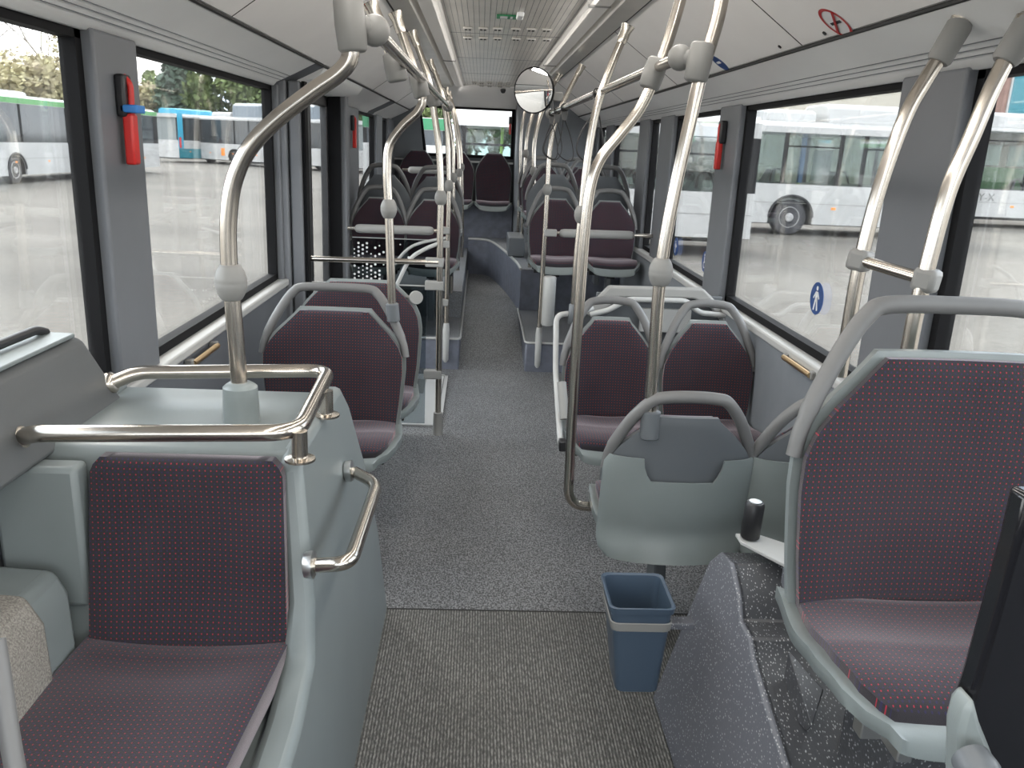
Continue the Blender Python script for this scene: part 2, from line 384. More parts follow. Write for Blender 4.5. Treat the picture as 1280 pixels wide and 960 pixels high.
# raised rear platform with its curved riser
curve = smoothpath([(.262, 7.30), (.235, 7.8), (.14, 8.7), (.03, 9.4), (-.06, 9.60), (-.24, 9.66)], 6)
poly = [(p.x, p.y) for p in [Vector((a.x, a.y)) for a in curve]]
poly = poly+[(-.24, Y1), (1.2, Y1), (1.2, 7.30)]
struct('platform_rear', MB().prism(poly, 'z', .1, .585), 'podium', smooth=50)
struct('platform_top', MB().prism(poly, 'z', .586, .592), 'podtop', smooth=50)
struct('trim_4', MB().tube([(p.x, p.y, .592) for p in [Vector((a.x, a.y)) for a in curve]], .013, 8), 'lightgrey')
struct('engine_riser', MB().box(-1.2, .27, 9.85, Y1, .45, .97), 'podium', bevel=.01)

# side walls
WX = 1.18
def side(sgn, wins, name, lowmat, doors=()):
    """wins: list of (y0,y1) glazed; everything between is pillar"""
    X0, X1 = (WX, WX+.036) if sgn > 0 else (-WX-.036, -WX)
    mb = MB(); mb.box(X0, X1, Y0, Y1, 1.875, CZ+.1)
    edges = sorted(list(wins)+list(doors))
    y = Y0
    for a, b_ in edges+[(Y1, Y1)]:
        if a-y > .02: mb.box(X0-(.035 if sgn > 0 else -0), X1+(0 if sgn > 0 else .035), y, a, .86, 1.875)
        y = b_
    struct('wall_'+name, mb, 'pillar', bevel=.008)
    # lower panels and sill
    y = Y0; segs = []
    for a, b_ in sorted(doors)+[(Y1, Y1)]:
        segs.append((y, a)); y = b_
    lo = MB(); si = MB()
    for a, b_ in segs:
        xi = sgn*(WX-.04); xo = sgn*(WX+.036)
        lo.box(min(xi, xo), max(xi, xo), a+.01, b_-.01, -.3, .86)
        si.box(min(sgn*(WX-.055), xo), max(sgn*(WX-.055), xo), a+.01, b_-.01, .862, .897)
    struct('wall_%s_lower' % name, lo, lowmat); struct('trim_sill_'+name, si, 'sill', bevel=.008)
WL = [(-1.5, .15), (.42, 2.37), (2.66, 4.42), (7.25, 8.5), (8.95, 9.55)]
DL = [(4.62, 5.98)]
WR = [(-1.5, .3), (.6, 2.27), (2.62, 4.36), (4.66, 5.86), (6.14, 6.53), (6.66+.02, 6.92+.0), (7.0, 8.33), (8.78, 9.5)]
WR = [(-1.5, .3), (.6, 2.27), (2.62, 4.25), (4.60, 5.72), (6.13, 6.55), (6.94, 8.33), (8.80, 9.45)]
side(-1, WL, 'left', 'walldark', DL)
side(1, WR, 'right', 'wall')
k = 0
for sgn, wins in ((-1, WL), (1, WR)):
    for a, b_ in wins:
        k += 1; x = sgn*(WX+.03); t = .034
        fr = MB()
        xs = (x-.012, x+.012) if True else None
        xa, xb = min(sgn*(WX-.004), sgn*(WX+.04)), max(sgn*(WX-.004), sgn*(WX+.04))
        fr.box(xa, xb, a, b_, .895, .895+t); fr.box(xa, xb, a, b_, 1.88-t, 1.88)
        fr.box(xa, xb, a, a+t, .895, 1.88); fr.box(xa, xb, b_-t, b_, .895, 1.88)
        w = struct('window_%d' % k, fr, 'rubber')
        MB().box(x-.004, x+.004, a+.01, b_-.01, .9, 1.875).build('pane', 'glass', w)
# door area on the left: two leaves with thick frames, deep posts on both sides
struct('trim_door_front', MB().box(-1.19, -1.115, 4.44, 4.60, 0, 1.9).box(-1.11, -1.05, 4.47, 4.6, 0, 1.9), 'pillar', bevel=.01)
struct('trim_door_rear', MB().box(-1.19, -1.055, 6.0, 6.12, 0, 1.93), 'pillar', bevel=.01)
struct('trim_door_seal', MB().box(-1.19, -1.09, 5.97, 5.995, 0, 1.93).box(-1.045, -1.03, 4.5, 4.57, 0, 1.9), 'rubber')
for i, (a, b_) in enumerate(((4.64, 5.295), (5.305, 5.96))):
    fr = MB().box(-1.215, -1.17, a, a+.06, .02, 1.9).box(-1.215, -1.17, b_-.06, b_, .02, 1.9).box(-1.215, -1.17, a, b_, .02, .12).box(-1.215, -1.17, a, b_, 1.83, 1.9)
    d = struct('door_%d' % (i+1), fr, 'black', bevel=.005)
    MB().box(-1.198, -1.19, a+.05, b_-.05, .1, 1.85).build('pane', 'glass', d)
# ceiling: centre, light strips, ducts, sloping panels, coves
cc = MB().box(-.33, .33, Y0, 9.9, CZ, CZ+.03)
struct('ceiling', cc, 'duct')
cj = MB()
for yy in (2.2, 3.9, 5.35, 6.8, 8.2): cj.box(-.33, .33, yy, yy+.008, CZ-.0012, CZ)
for i in range(24): cj.box(-.322+i*.028, -.320+i*.028, Y0, 9.88, CZ-.0005, CZ)
struct('trim_ceiling_joints', cj, 'pillar')
SX = .575
for s_ in (-1, 1):
    nm = 'left' if s_ < 0 else 'right'
    struct('ceiling_edge_'+nm, MB().prism([(s_*.45, CZ), (s_*.47, CZ-.03), (s_*(SX-.012), CZ-.035), (s_*(SX-.012), CZ+.05), (s_*.45, CZ+.05)], 'y', Y0, 9.9), 'duct')
    struct('ceiling_panel_'+nm, MB().prism([(s_*SX, CZ-.02), (s_*.945, 1.992), (s_*.945, 2.03), (s_*SX, CZ+.03)], 'y', Y0, 9.95), 'white')
    struct('ceiling_gap_'+nm, MB().prism([(s_*.55, CZ+.01), (s_*SX, CZ+.01), (s_*.97, 1.995), (s_*.99, 2.1), (s_*.6, CZ+.08), (s_*.55, CZ+.08)], 'y', Y0, 9.95), 'seam')
    def cove(a, b_):
        return MB().prism([(s_*.955, 1.978), (s_*1.06, 1.925), (s_*1.145, 1.885), (s_*1.16, 1.868), (s_*1.19, 1.868), (s_*1.19, 2.0), (s_*.955, 2.02)], 'y', a, b_)
    if s_ > 0: struct('cove_right', cove(Y0, 9.9), 'cove', smooth=50)
    else:
        struct('cove_left', cove(Y0, 4.40), 'cove', smooth=50)
        struct('cove_left_rear', cove(6.15, 7.9), 'cove', smooth=50)
        struct('cove_left_end', cove(4.41, 4.62), 'walldark', smooth=50); struct('cove_left_gap', cove(7.92, 8.3), 'walldark', smooth=50)
        struct('cove_left_back', cove(8.32, 9.9), 'cove', smooth=50)
        struct('door_gear_cover', MB().prism([(-.955, 1.975), (-.99, 1.93), (-1.07, 1.905), (-1.19, 1.90), (-1.19, 2.02), (-.955, 2.02)], 'y', 4.64, 6.13), 'cove', smooth=50)
    ln = MB()
    for q in range(3):
        x_ = 1.08+q*.022; z_ = 1.925-(x_-1.06)*.47; ln.tube([(s_*x_, Y0, z_-.0005), (s_*x_, 4.39 if s_ < 0 else 9.9, z_-.0005)], .0016, 6)
    struct('trim_cove_'+nm, ln, 'pillar')
    for j, (a, b_) in enumerate(((Y0, 1.2), (1.2, 4.05), (4.05, 6.9), (6.9, 9.9))):
        t = thing('ceiling_light', (s_*.39, (a+b_)/2, CZ), 'frosted light strip on the %s of the ceiling, %s' % (nm, ('over the front', 'over the near aisle', 'over the middle door', 'over the rear rows')[j]), 'ceiling light', 'frosted light strips along the ceiling')
        MB().prism([(s_*.335, CZ+.0), (s_*.345, CZ-.022), (s_*.435, CZ-.022), (s_*.445, CZ), (s_*.445, CZ+.03), (s_*.335, CZ+.03)], 'y', a+.005, b_-.005).build('diffuser', 'lamp', t)
        ld = bpy.data.lights.new('strip_fill', 'AREA'); ld.shape = 'RECTANGLE'; ld.size = .08; ld.size_y = b_-a-.1; ld.energy = (2.8, 2.5, 1.3, .6)[j]*(b_-a); ld.color = (1, .96, .90)  # fill light added under the strip to brighten the interior, weaker towards the rear
        lo_ = bpy.data.objects.new('strip_fill', ld); C.objects.link(lo_); lo_.parent = t; lo_.location = (s_*.01, 0, -.05); lo_.rotation_euler = (0, s_*math.radians(42), 0)
        MB().box(s_*.39-.05, s_*.39+.05, b_-.03, b_-.008, CZ-.027, CZ-.018).build('end_cap', 'joint', t)
for s_ in (-1, 1):
    nm = 'left' if s_ < 0 else 'right'
    sl = MB().tube([(s_*.951, Y0, 1.984), (s_*.951, 9.9, 1.984)], .0062, 6).tube([(s_*(SX-.006), Y0, CZ-.026), (s_*(SX-.006), 9.9, CZ-.026)], .008, 6)
    for yy in (1.1, 2.95, 4.8, 6.6, 8.4): sl.tube([(s_*SX, yy, CZ-.0205), (s_*.945, yy, 1.9915)], .0018, 6)
    struct('trim_seams_'+nm, sl, 'seam')
struct('ceiling_roof', MB().box(-1.26, 1.26, Y0, Y1+.1, CZ+.11, CZ+.15), 'buswhite')
# rear wall, window, tower
rw = MB().box(-1.2, 1.2, Y1, Y1+.08, -.3, 1.5).box(-1.2, -.88, Y1, Y1+.08, 1.5, CZ+.1).box(.26, 1.2, Y1, Y1+.08, 1.5, CZ+.1).box(-.88, .26, Y1, Y1+.08, 2.06, CZ+.1)
struct('wall_back', rw, 'walldark')
struct('wall_back_corner', MB().prism([(-1.2, 1.46), (-.80, 1.46), (-.87, 2.12), (-1.2, 2.12)], 'y', Y1-.06, Y1+.0), 'wall')
fr = MB().box(-.86, .26, Y1-.03, Y1+.03, 1.485, 1.52).box(-.9, .26, Y1-.03, Y1+.03, 2.03, 2.07).box(.225, .26, Y1-.03, Y1+.03, 1.5, 2.06)
fr.prism([(-.80, 1.485), (-.765, 1.485), (-.845, 2.06), (-.88, 2.06)], 'y', Y1-.03, Y1+.03)
w = struct('window_%d' % (k+1), fr, 'rubber'); MB().box(-.9, .26, Y1+.03, Y1+.038, 1.48, 2.07).build('pane', 'glass', w)
struct('trim_rear_shelf', MB().box(-1.15, .26, Y1-.1, Y1-.01, 1.43, 1.45), 'lightgrey')
tp = [(.275, 9.9)]+[(.275+.1*(1-math.cos(a)), 9.75-.1*math.sin(a)) for a in (0, .4, .8, 1.2, PI/2)]+[(1.19, 9.65), (1.19, Y1), (.275, Y1)]
struct('wall_engine_tower', MB().prism(tp, 'z', .5, CZ+.05), 'wall', smooth=50)
struct('ceiling_rear_header', MB().prism([(9.75, CZ+.02), (9.75, CZ-.01), (Y1-.02, 2.05), (Y1-.02, CZ+.02)], 'x', -1.15, .9), 'white')
tag(MB().lathe((.1, 9.8, CZ-.02), [(.03, 0), (.03, -.02), (.02, -.045), (.003, -.052)]).build('security_camera', 'black'), 'small black dome camera at the rear end of the ceiling', 'camera')
# front of the bus, behind the camera
fw = MB().box(-1.26, 1.26, Y0-.08, Y0, -.3, .75).box(-1.26, 1.26, Y0-.08, Y0, 2.2, CZ+.1)
for x in (-1.26, 1.18): fw.box(x, x+.08, Y0-.08, Y0, .75, 2.2)
struct('wall_front', fw, 'walldark')
w = struct('window_%d' % (k+2), MB().box(-.02, .02, Y0-.06, Y0-.02, .75, 2.2), 'rubber'); MB().box(-1.18, 1.18, Y0-.045, Y0-.04, .75, 2.2).build('pane', 'glass', w)

# ------------------------------------------------------------------ seats
def prof(keys, s):
    for (a, va), (b_, vb) in zip(keys, keys[1:]):
        if s <= b_: t = (s-a)/(b_-a); return va+(vb-va)*t
    return keys[-1][1]
def loftplate(outline, n, z0, z1, pt, thick, uvz=True, edge=.35, nt=18):
    """a closed rounded slab. outline(s)->half width, pt(x,s,t)->(x,y,z) of the front surface; thick(x,s,t)->offset vector to the back"""
    mb = MB(); mb.uv = []; rows = [z0+(z1-z0)*i/n for i in range(n+1)]
    ts = [-math.cos(PI*k/nt) for k in range(nt+1)]
    for side_ in (0, 1):
        for s in rows:
            hw = outline(s)
            for t in ts:
                x = hw*t; es = min(1, (s-z0)/(z1-z0)/.06, (z1-s)/(z1-z0)/.06)
                rnd = (1-abs(t)**6)*(1-(1-es)**2)
                p = Vector(pt(x, s, t)); d = Vector(thick(x, s, t))
                f = edge+(1-edge)*rnd
                p = p+d*.5 + (-d*.5*f if side_ == 0 else d*.5*f)
                mb.v.append(tuple(p)); mb.uv.append((x, s))
    m = nt+1; off = m*len(rows)
    for i in range(len(rows)-1):
        for k in range(nt):
            a = i*m+k; mb.f.append((a, a+1, a+m+1, a+m)); mb.f.append((off+a, off+a+m, off+a+m+1, off+a+1))
        a = i*m; mb.f.append((a, a+m, off+a+m, off+a)); a = i*m+nt; mb.f.append((a, off+a, off+a+m, a+m))
    for k in range(nt):
        mb.f.append((k, off+k, off+k+1, k+1)); a = (len(rows)-1)*m+k; mb.f.append((a, a+1, off+a+1, off+a))
    return mb
def make_seat(w, hs, label, group, narrow=False, rec=.2, legs='pedestal', rear_cover=False, dark_shell=False, hl=1.0, loop=True):
    t = thing('passenger_seat', (0, 0, 0), label, 'seat', group)

    hw = w/2; back_y = .0
    if narrow: K = [(0, .90), (.10, .97), (.22, 1.0), (.29, .98), (.36, .86), (.42, .68), (.47, .50), (.49, .42), (.505, .38)]
    else: K = [(0, .92), (.10, .96), (.24, 1.0), (.31, .995), (.36, .93), (.41, .80), (.455, .65), (.485, .555), (.497, .53), (.505, .49)]
    if not loop and not narrow: K = [(0, .92), (.12, .97), (.30, 1.0), (.37, .97), (.42, .90), (.47, .76), (.51, .62), (.53, .55), (.54, .50)]
    elif not loop: K = [(0, .90), (.12, .97), (.30, 1.0), (.36, .95), (.43, .80), (.49, .60), (.525, .46), (.54, .38)]
    K = [(a*hs, v) for a, v in K]; ztop = K[-1][0]
    zc = .45
    def py(x, s): return s*rec - .045*(x/hw)**2*(1-.3*s/ztop) + .02*math.cos(PI*min(1, s/ztop))
    out = lambda s: prof(K, max(0, s))*hw*.965
    th = lambda x, s, t_: (0, .035, 0)
    pad = loftplate(out, 26, .0, ztop, lambda x, s, t_: (x, py(x, s)-.035, zc+.015+s), th, edge=.45)
    pad.build('backrest_pad', 'fabric', t, smooth=60, local=True)
    out2 = lambda s: prof([(-.11*hs, .72), (-.08*hs, .9)]+K[1:], s)*hw*1.0+.003
    sh = loftplate(out2, 28, -.12*hs, ztop+.004*hs, lambda x, s, t_: (x, py(x, max(s, -.02))+.002 - (0 if s > 0 else -s*.3), zc+.02+s), lambda x, s, t_: (0, .03, 0), edge=.6)
    shn = 'shelldark' if dark_shell else 'shell'
    shell = sh.build('backrest_shell', shn, t, smooth=60, local=True)
    # grip loop over the backrest
    if narrow: L = [(1.0, .26), (.97, .33), (.86, .41), (.70, .50), (.50, .572), (.34, .59), (0, .597)]
    else: L = [(1.0, .30), (.965, .36), (.86, .44), (.71, .525), (.59, .575), (.46, .597), (0, .60)]
    ph = [(a*hw, py(a*hw, s*hs*hl)+.012, zc+.02+s*hs*(1+(hl-1)*(s-.26)/.34)) for a, s in L]
    path = smoothpath(ph+[(-x, y, z) for x, y, z in ph[:-1][::-1]], 5)
    if loop: MB().tube(path, [.019 if i > 6 and i < len(path)-7 else .0165 for i in range(len(path))], 10).build('grip_loop', 'grip', t, smooth=80, local=True)
    # seat pan and cushion
    D = .38
    S = [(0, .93), (.12, .97), (.24, .98), (.32, .93), (.36, .84), (.385, .70)]
    cz = lambda x, s: zc - .005 + .012*(s/D) + .022*(x/hw)**2 - .03*max(0, (s-.26)/.12)**2 - .012*math.sin(PI*min(1, s/.2))
    cu = loftplate(lambda s: prof(S, s)*hw*.94, 22, .0, .37, lambda x, s, t_: (x, -s+.0, cz(x, s)+.028), lambda x, s, t_: (0, 0, -.05), edge=.5)
    cu.build('cushion', 'fabric', t, smooth=60, local=True)
    pn = loftplate(lambda s: prof([(-.05, .9)]+S[1:], s)*hw*1.03+.004, 22, (.01 if rear_cover else -.05), .398, lambda x, s, t_: (x, -s+.0, cz(x, max(0, s))-.002+.012*abs(t_)**8), lambda x, s, t_: (0, 0, -.052), edge=.55)
    pn.build('seat_pan', 'shell' if rear_cover else shn, t, smooth=60, local=True)
    if rear_cover:
        # lighter moulded cover on the lower half of the back, with a stepped top edge
        top = .33*hs
        def cut(t_): 
            a = abs(t_)
            return top if a > .55 else (top-.075 if a < .42 else top-.075*(.55-a)/.13)
        rc = MB(); n = 40; rows = 14
        for s_ in (0, 1):
            for i in range(rows+1):
                for k_ in range(n+1):
                    t_ = -1+2*k_/n; zz = -.13*hs+(cut(t_)+.13*hs)*i/rows; h = min(prof([(-.13*hs, .86), (-.11*hs, .95), (-.06*hs, .99)]+[(a_, max(v_, .99 if a_ < .3*hs else 0)) for a_, v_ in K[1:]], zz)*hw+.014, hw*1.045)
                    x = h*t_; y = py(x, max(zz, -.02))+.043+(.008 if s_ else 0)+(-zz*.3 if zz < 0 else 0)-.0-(.02*abs(t_)**12)
                    rc.v.append((x, y, zc+.02+zz))
        m = n+1; off = m*(rows+1)
        for i in range(rows):
            for k_ in range(n):
                a = i*m+k_; rc.f.append((a, a+m, a+m+1, a+1)); rc.f.append((off+a, off+a+1, off+a+m+1, off+a+m))
            a = i*m; rc.f.append((a, off+a, off+a+m, a+m)); a += n; rc.f.append((a, a+m, off+a+m, off+a))
        for k_ in range(n):
            rc.f.append((k_, k_+1, off+k_+1, off+k_)); a = rows*m+k_; rc.f.append((a, off+a, off+a+1, a+1))
        c_ = rc.build('rear_cover', 'shell', t, smooth=50, local=True)
    if legs == 'pedestal':
        MB().box(-hw*.8, hw*.8, -.25, -.20, .365, .395).box(-hw*.8, hw*.8, -.05, -.0, .365, .395).box(-.03, .03, -.25, .0, .34, .37).build('mounting_frame', 'black', t, local=True)
        MB().prism([(-.20, .0), (-.02, .0), (-.08, .35), (-.17, .35)], 'x', -.02, .02).build('leg', 'shelldark', t, bevel=.006, local=True)
    elif legs == 'frame':
        MB().box(-hw*.75, hw*.75, -.28, -.245, .33, .385).box(-hw*.75, hw*.75, -.04, -.0, .33, .385).box(-.2, -.17, -.34, .0, .33, .36).box(.17, .2, -.34, .0, .33, .36).build('mounting_frame', 'alu', t, local=True, bevel=.003)
    return t
gA = 'wide single seats on the left behind the wheel box'
A = make_seat(.60, .92, 'wide dark purple seat with grey grip loop, first behind the grey box on the left', gA); A.location = (-.715, 3.40, 0)
B2 = make_seat(.60, .92, 'wide dark purple seat half hidden behind the other wide seat on the left', gA, loop=False); B2.location = (-.685, 3.96, 0)
E_ = make_seat(.64, 1.04, 'large dark purple seat with red dots on the speckled wheel box, nearest on the right', 'wide seat on the right wheel box', legs='frame', rec=.14, hl=1.0); E_.location = (.86, 1.56, .255)
proto = make_seat(.42, .86, 'narrow purple seat facing forward with bent armrest tube beside it, aisle side', 'narrow fabric seats', narrow=True); proto.location = (.485, 3.56, 0)
def seat(x, y, z, label, rz=0, src=proto, group=None):
    s = dup(src, (x, y, z), rz, label)
    if group: s['group'] = group
    return s
seat(.925, 3.56, 0, 'narrow purple seat facing forward against the right window wall, before the padded rail')
dproto = make_seat(.46, .77, 'rear-facing seat seen from its grey two-tone back, pole rising from its shoulder', 'rear-facing seats with grey backs', narrow=True, rear_cover=True, dark_shell=True, rec=.24)
dproto.location = (.53, 2.44, .0); dproto.rotation_euler.z = PI
seat(.985, 2.44, .0, 'grey back of the rear-facing seat by the right window, mostly behind the big seat', PI, dproto)
gp = 'forward-facing seats at the front of the rear platforms'
for x, nm in ((-.895, 'window'), (-.475, 'aisle')):
    seat(x, 6.52, .30, 'dark purple seat behind the left padded bar, %s side' % nm, group=gp)
for x, nm in ((.475, 'aisle'), (.90, 'window')):
    seat(x, 6.55, .345, 'dark purple seat with pale cushion behind the right padded bar, %s side' % nm, group=gp)
gk = 'rear-facing seats back to back with the front platform row'
dk = make_seat(.42, .86, 'rear-facing grey-backed seat on the left platform, window side', gk, narrow=True, dark_shell=True); dk.location = (-.895, 6.98, .46); dk.rotation_euler.z = PI
seat(-.475, 6.98, .46, 'rear-facing grey-backed seat on the left platform, aisle side', PI, dk)
seat(.475, 7.0, .52, 'rear-facing grey-backed seat on the right platform, aisle side', PI, dk)
seat(.90, 7.0, .52, 'rear-facing grey-backed seat on the right platform, window side', PI, dk)
gl = 'seats of the back rows on the right platform'
for i, (y, nm) in enumerate(((8.40, 'first'), (9.15, 'second'))):
    for x, sd_ in ((.50, 'aisle'), (.93, 'window')):
        seat(x, y, .55, 'dark forward-facing seat in the %s back row on the right, %s side' % (nm, sd_), group=gl)
gr_ = 'seats of the rear bench row'
bench = make_seat(.43, 1.0, 'centre seat of the rear bench, dark purple, alone below the rear window', gr_, narrow=True, legs=None, loop=False); bench.location = (.03, 10.02, .535)
for x, nm in ((-.41, 'dark purple bench seat left of the centre seat, half behind the bunched poles'), (-.86, 'dark purple bench seat in the far left corner under the rear window')):
    dup(bench, (x, 10.02, .535), label=nm)
ft = tag(MB().box(.17, .33, 8.1, 8.7, .60, .78).build('foot_box', 'shelldark', bevel=.01), 'small dark step box at the foot of the right rear rows', 'step box')

# ------------------------------------------------------------------ poles and rails
def ball(c, ax=(0, 0, 1), r=.036, h=.075):
    return MB().lathe(c, [(r*.55, -h/2-.003), (r*.66, -h/2), (r*.86, -h*.33), (r*.97, -h*.15), (r, -.003), (r*.975, 0), (r, .003), (r*.97, h*.15), (r*.86, h*.33), (r*.66, h/2), (r*.55, h/2+.003)], ax, 20)
def sleeve(a, b_, r=.026):
    a, b_ = Vector(a), Vector(b_); d = (b_-a)
    return MB().lathe(a, [(r*.8, 0), (r, .004), (r, d.length-.004), (r*.8, d.length)], d, 20)
def px(y, *pts): return [U(u, v, y=y) for u, v in pts]
def pole(label, pts, group='grab poles', balls=(), sleeves=(), r=.0175, name='grab_pole', mount=None, smooth=8, foot=None):
    base = pts[0]
    t = thing(name, base, label, 'pole', group)
    path = smoothpath(pts, smooth)
    MB().tube(path, r, 16).build('tube', 'steel', t, smooth=80)
    for z in balls:
        p = min(path, key=lambda q: abs(q.z-z)); ball((p.x, p.y, z), (0, 0, 1), r*1.9, r*4.0).build('ball_joint', 'joint', t, smooth=50)
    for a, b_ in sleeves: sleeve(a, b_, r*1.45).build('sleeve', 'joint', t, smooth=50)
    if mount:
        p = path[-1]; d = (path[-1]-path[-2]).normalized(); q = p-d*.07
        MB().lathe(q, [(r*1.1, 0), (r*1.3, .02), (r*1.25, .045), (r*1.65, .074)], d, 14).build('ceiling_mount', 'steel', t, smooth=50)
    if foot: MB().lathe((base[0], base[1], base[2]), [(r*1.9, 0), (r*1.75, .004), (r*1.45, foot), (r*1.1, foot+.004)], (0, 0, 1), 20).build('foot', 'joint', t, smooth=50)
    return t
YP1 = 1.95
p1 = px(YP1, (301, 500), (297, 450), (291, 380), (286, 320), (286, 270), (293, 225), (312, 185), (345, 150), (390, 115), (425, 90), (438, 68), (434, 30), (426, -14), (418, -60))
p1[0] = (p1[0][0], YP1, .955)
P1 = pole('thick curved steel pole standing on the near left grey box', p1, balls=(U(290, 353, y=YP1)[2],), r=.0195)
# square plastic socket at its foot
c = p1[0]; MB().lathe((c[0], YP1, .935), [(.045, 0), (.041, .10), (.036, .105), (.025, .112)], (0, 0, 1), 20).build('foot', 'shell', P1, smooth=40)
def clamp(y, u, v, L, d, parent, dd=None):
    """moulded clamp around a pole at pixel (u,v) on plane y"""
    a = Vector(U(u, v, y=y)); dvec = Vector(d).normalized()*L
    return MB().lathe(a-dvec/2, [(.026, 0), (.032, .006), (.034, L*.5), (.032, L-.006), (.026, L)], dvec, 22).build('clamp', 'joint', parent, smooth=50)
clamp(YP1, 438, 30, .115, (-.1, 0, 1), P1)
P2 = pole('curved steel pole rising from the shoulder of the first wide seat', px(3.42, (491, 395), (490, 380), (488, 320), (486, 261), (484, 215), (487, 182), (503, 158), (522, 140), (528, 122), (519, 92), (505, 50), (494, 17)),
          balls=(U(486, 261, y=3.42)[2],), mount=1)
clamp(3.42, 524, 107, .09, (-.3, 0, 1), P2); sleeve(U(492, 402, y=3.42), U(490, 379, y=3.42), .027).build('seat_socket', 'shelldark', P2, smooth=50)
q = px(4.57, (547, 540), (549, 420), (550, 300), (551, 246), (549, 190), (542, 137), (533, 90), (515, 40)); q[0] = (q[0][0], 4.57, 0.0)
P3 = pole('straight steel pole standing on the floor by the light metal ramp plate', q, balls=(1.345,), mount=1, foot=.13)
for v, sx in ((328, 1), (357, -1), (468, -1)):
    zc_ = U(549, v, y=4.57)[2]; MB().rbox((q[0][0]-.035, 4.57, zc_), (.10, .045, .05)).build('screen_clamp', 'padgrey', P3, bevel=.006)
clamp(4.57, 541, 122, .09, (-.2, 0, 1), P3)
q = px(6.0, (557, 440), (559, 350), (560, 290), (561, 232), (559, 165), (553, 122), (545, 95), (537, 76)); 
P4 = pole('steel pole bracketed to the front of the left platform', q, balls=(1.345,), mount=1)
for v in (288, 305, 378):
    zc_ = U(559, v, y=6.0)[2]; MB().rbox((q[0][0]-.03, 6.0, zc_), (.085, .05, .05)).build('screen_clamp', 'padgrey', P4, bevel=.006)
MB().lathe((q[0][0], 6.0, .06), [(.008, 0), (.022, .02), (.024, .14), (.026, .25), (.02, .30)], (0, 0, 1), 16).build('foot_bracket', 'lightgrey', P4, smooth=50)
P5 = pole('slim pole at the seats behind the left padded bar, second of the bunched far poles', [(U(566, 262, y=6.75)[0], 6.75, .455)]+px(6.75, (566, 262), (566, 222), (566, 185), (561, 150), (553, 118), (545, 95)), balls=(U(566, 222, y=6.75)[2],), mount=1)
P6 = pole('slim far pole on the left platform, third of the bunched poles', [(U(573, 300, y=8.0)[0], 8.0, .455)]+px(8.0, (573, 300), (574, 216), (572, 180), (567, 145), (557, 110)), balls=(U(574, 216, y=8.0)[2],), mount=1)
P7 = pole('hindmost pole on the left near the rear bench', [(U(578, 290, y=9.0)[0], 9.0, .455)]+px(9.0, (578, 290), (577, 208), (574, 170), (568, 140), (561, 115)), balls=(U(577, 209, y=9.0)[2],), mount=1)
S0 = pole('short ceiling pole holding the left overhead rail', px(2.75, (495, 88), (482, 50), (463, 5)), mount=1, name='ceiling_pole')
clamp(2.75, 494, 84, .085, (-.2, 0, 1), S0)
# right side
Q1 = pole('thick steel pole rising from the grey-backed rear-facing seat', px(2.36, (812, 535), (815, 480), (826, 340), (843, 240), (862, 155), (876, 95), (898, 20), (908, -40)), balls=(U(826, 340, y=2.36)[2],), r=.0185)
clamp(2.36, 874, 78, .10, (.12, 0, 1), Q1); sleeve(U(811, 548, y=2.36), U(814, 513, y=2.36), .029).build('seat_socket', 'shelldark', Q1, smooth=50)
q2 = px(2.68, (713, 560), (719, 450), (725, 370), (731, 290), (738, 235), (750, 200), (775, 168), (797, 140), (812, 112), (826, 78), (845, 20), (858, -30))
q0 = q2[0]; q2 = roundpath([(.37, 2.68, .415), (q0[0]+.003, 2.68, .415), (q0[0]+.002, 2.68, .58)], .10)+[Vector(p_) for p_ in smoothpath(q2, 8)]
Q2 = pole('curved steel pole hooking under the rear-facing seat on the right', q2, r=.0175, smooth=1)
clamp(2.68, 817, 92, .09, (.3, 0, 1), Q2)
Q3 = pole('steel pole rising from the aisle seat of the narrow right pair', px(3.72, (717, 395), (722, 320), (727, 268), (735, 195), (746, 135), (765, 80), (785, 33)), balls=(U(727, 268, y=3.72)[2],), mount=1)
sleeve(U(716, 405, y=3.72), U(718, 380, y=3.72), .024).build('seat_socket', 'shelldark', Q3, smooth=50)
Q4 = pole('steel pole bracketed to the right platform with a grey pad on it', px(6.0, (673, 428), (678, 345), (684, 237), (687, 190), (695, 150), (712, 112), (728, 82)), balls=(U(684, 237, y=6.0)[2],), mount=1)
b0 = U(673, 430, y=6.0)
MB().lathe((b0[0], 6.0, .04), [(.008, 0), (.022, .02), (.024, .14), (.026, .26), (.02, .31)], (0, 0, 1), 16).build('foot_bracket', 'lightgrey', Q4, smooth=50)
a0 = U(686, 345, y=5.97); a1 = U(684, 406, y=5.97)
MB().lathe((a1[0]+.0, 5.955, a1[2]), [(.04, 0), (.047, .01), (.047, a0[2]-a1[2]-.01), (.04, a0[2]-a1[2])], (0, 0, 1), 20).build('grey_pad', 'lightgrey', Q4, smooth=50)
MB().rbox(U(688, 291, y=6.0), (.09, .05, .05)).build('screen_clamp', 'padgrey', Q4, bevel=.006)
Q5 = pole('slim pole from a seat shoulder behind the right padded bar', [(U(667, 232, y=7.45)[0], 7.45, .59)]+px(7.45, (667, 232), (667, 214), (668, 180), (674, 150), (690, 110), (700, 92)), balls=(U(667, 214, y=7.45)[2],), mount=1)
Q6 = pole('slim far pole by the first back row on the right', [(U(655, 235, y=8.6)[0], 8.6, .59)]+px(8.6, (655, 235), (657, 192), (660, 165), (667, 140), (675, 118)), balls=(U(657, 192, y=8.6)[2],), mount=1)
Q7 = pole('hindmost slim pole on the right beside the engine tower', [(U(650, 230, y=9.3)[0], 9.3, .59)]+px(9.3, (650, 230), (651, 180), (654, 150), (660, 128)), mount=1)
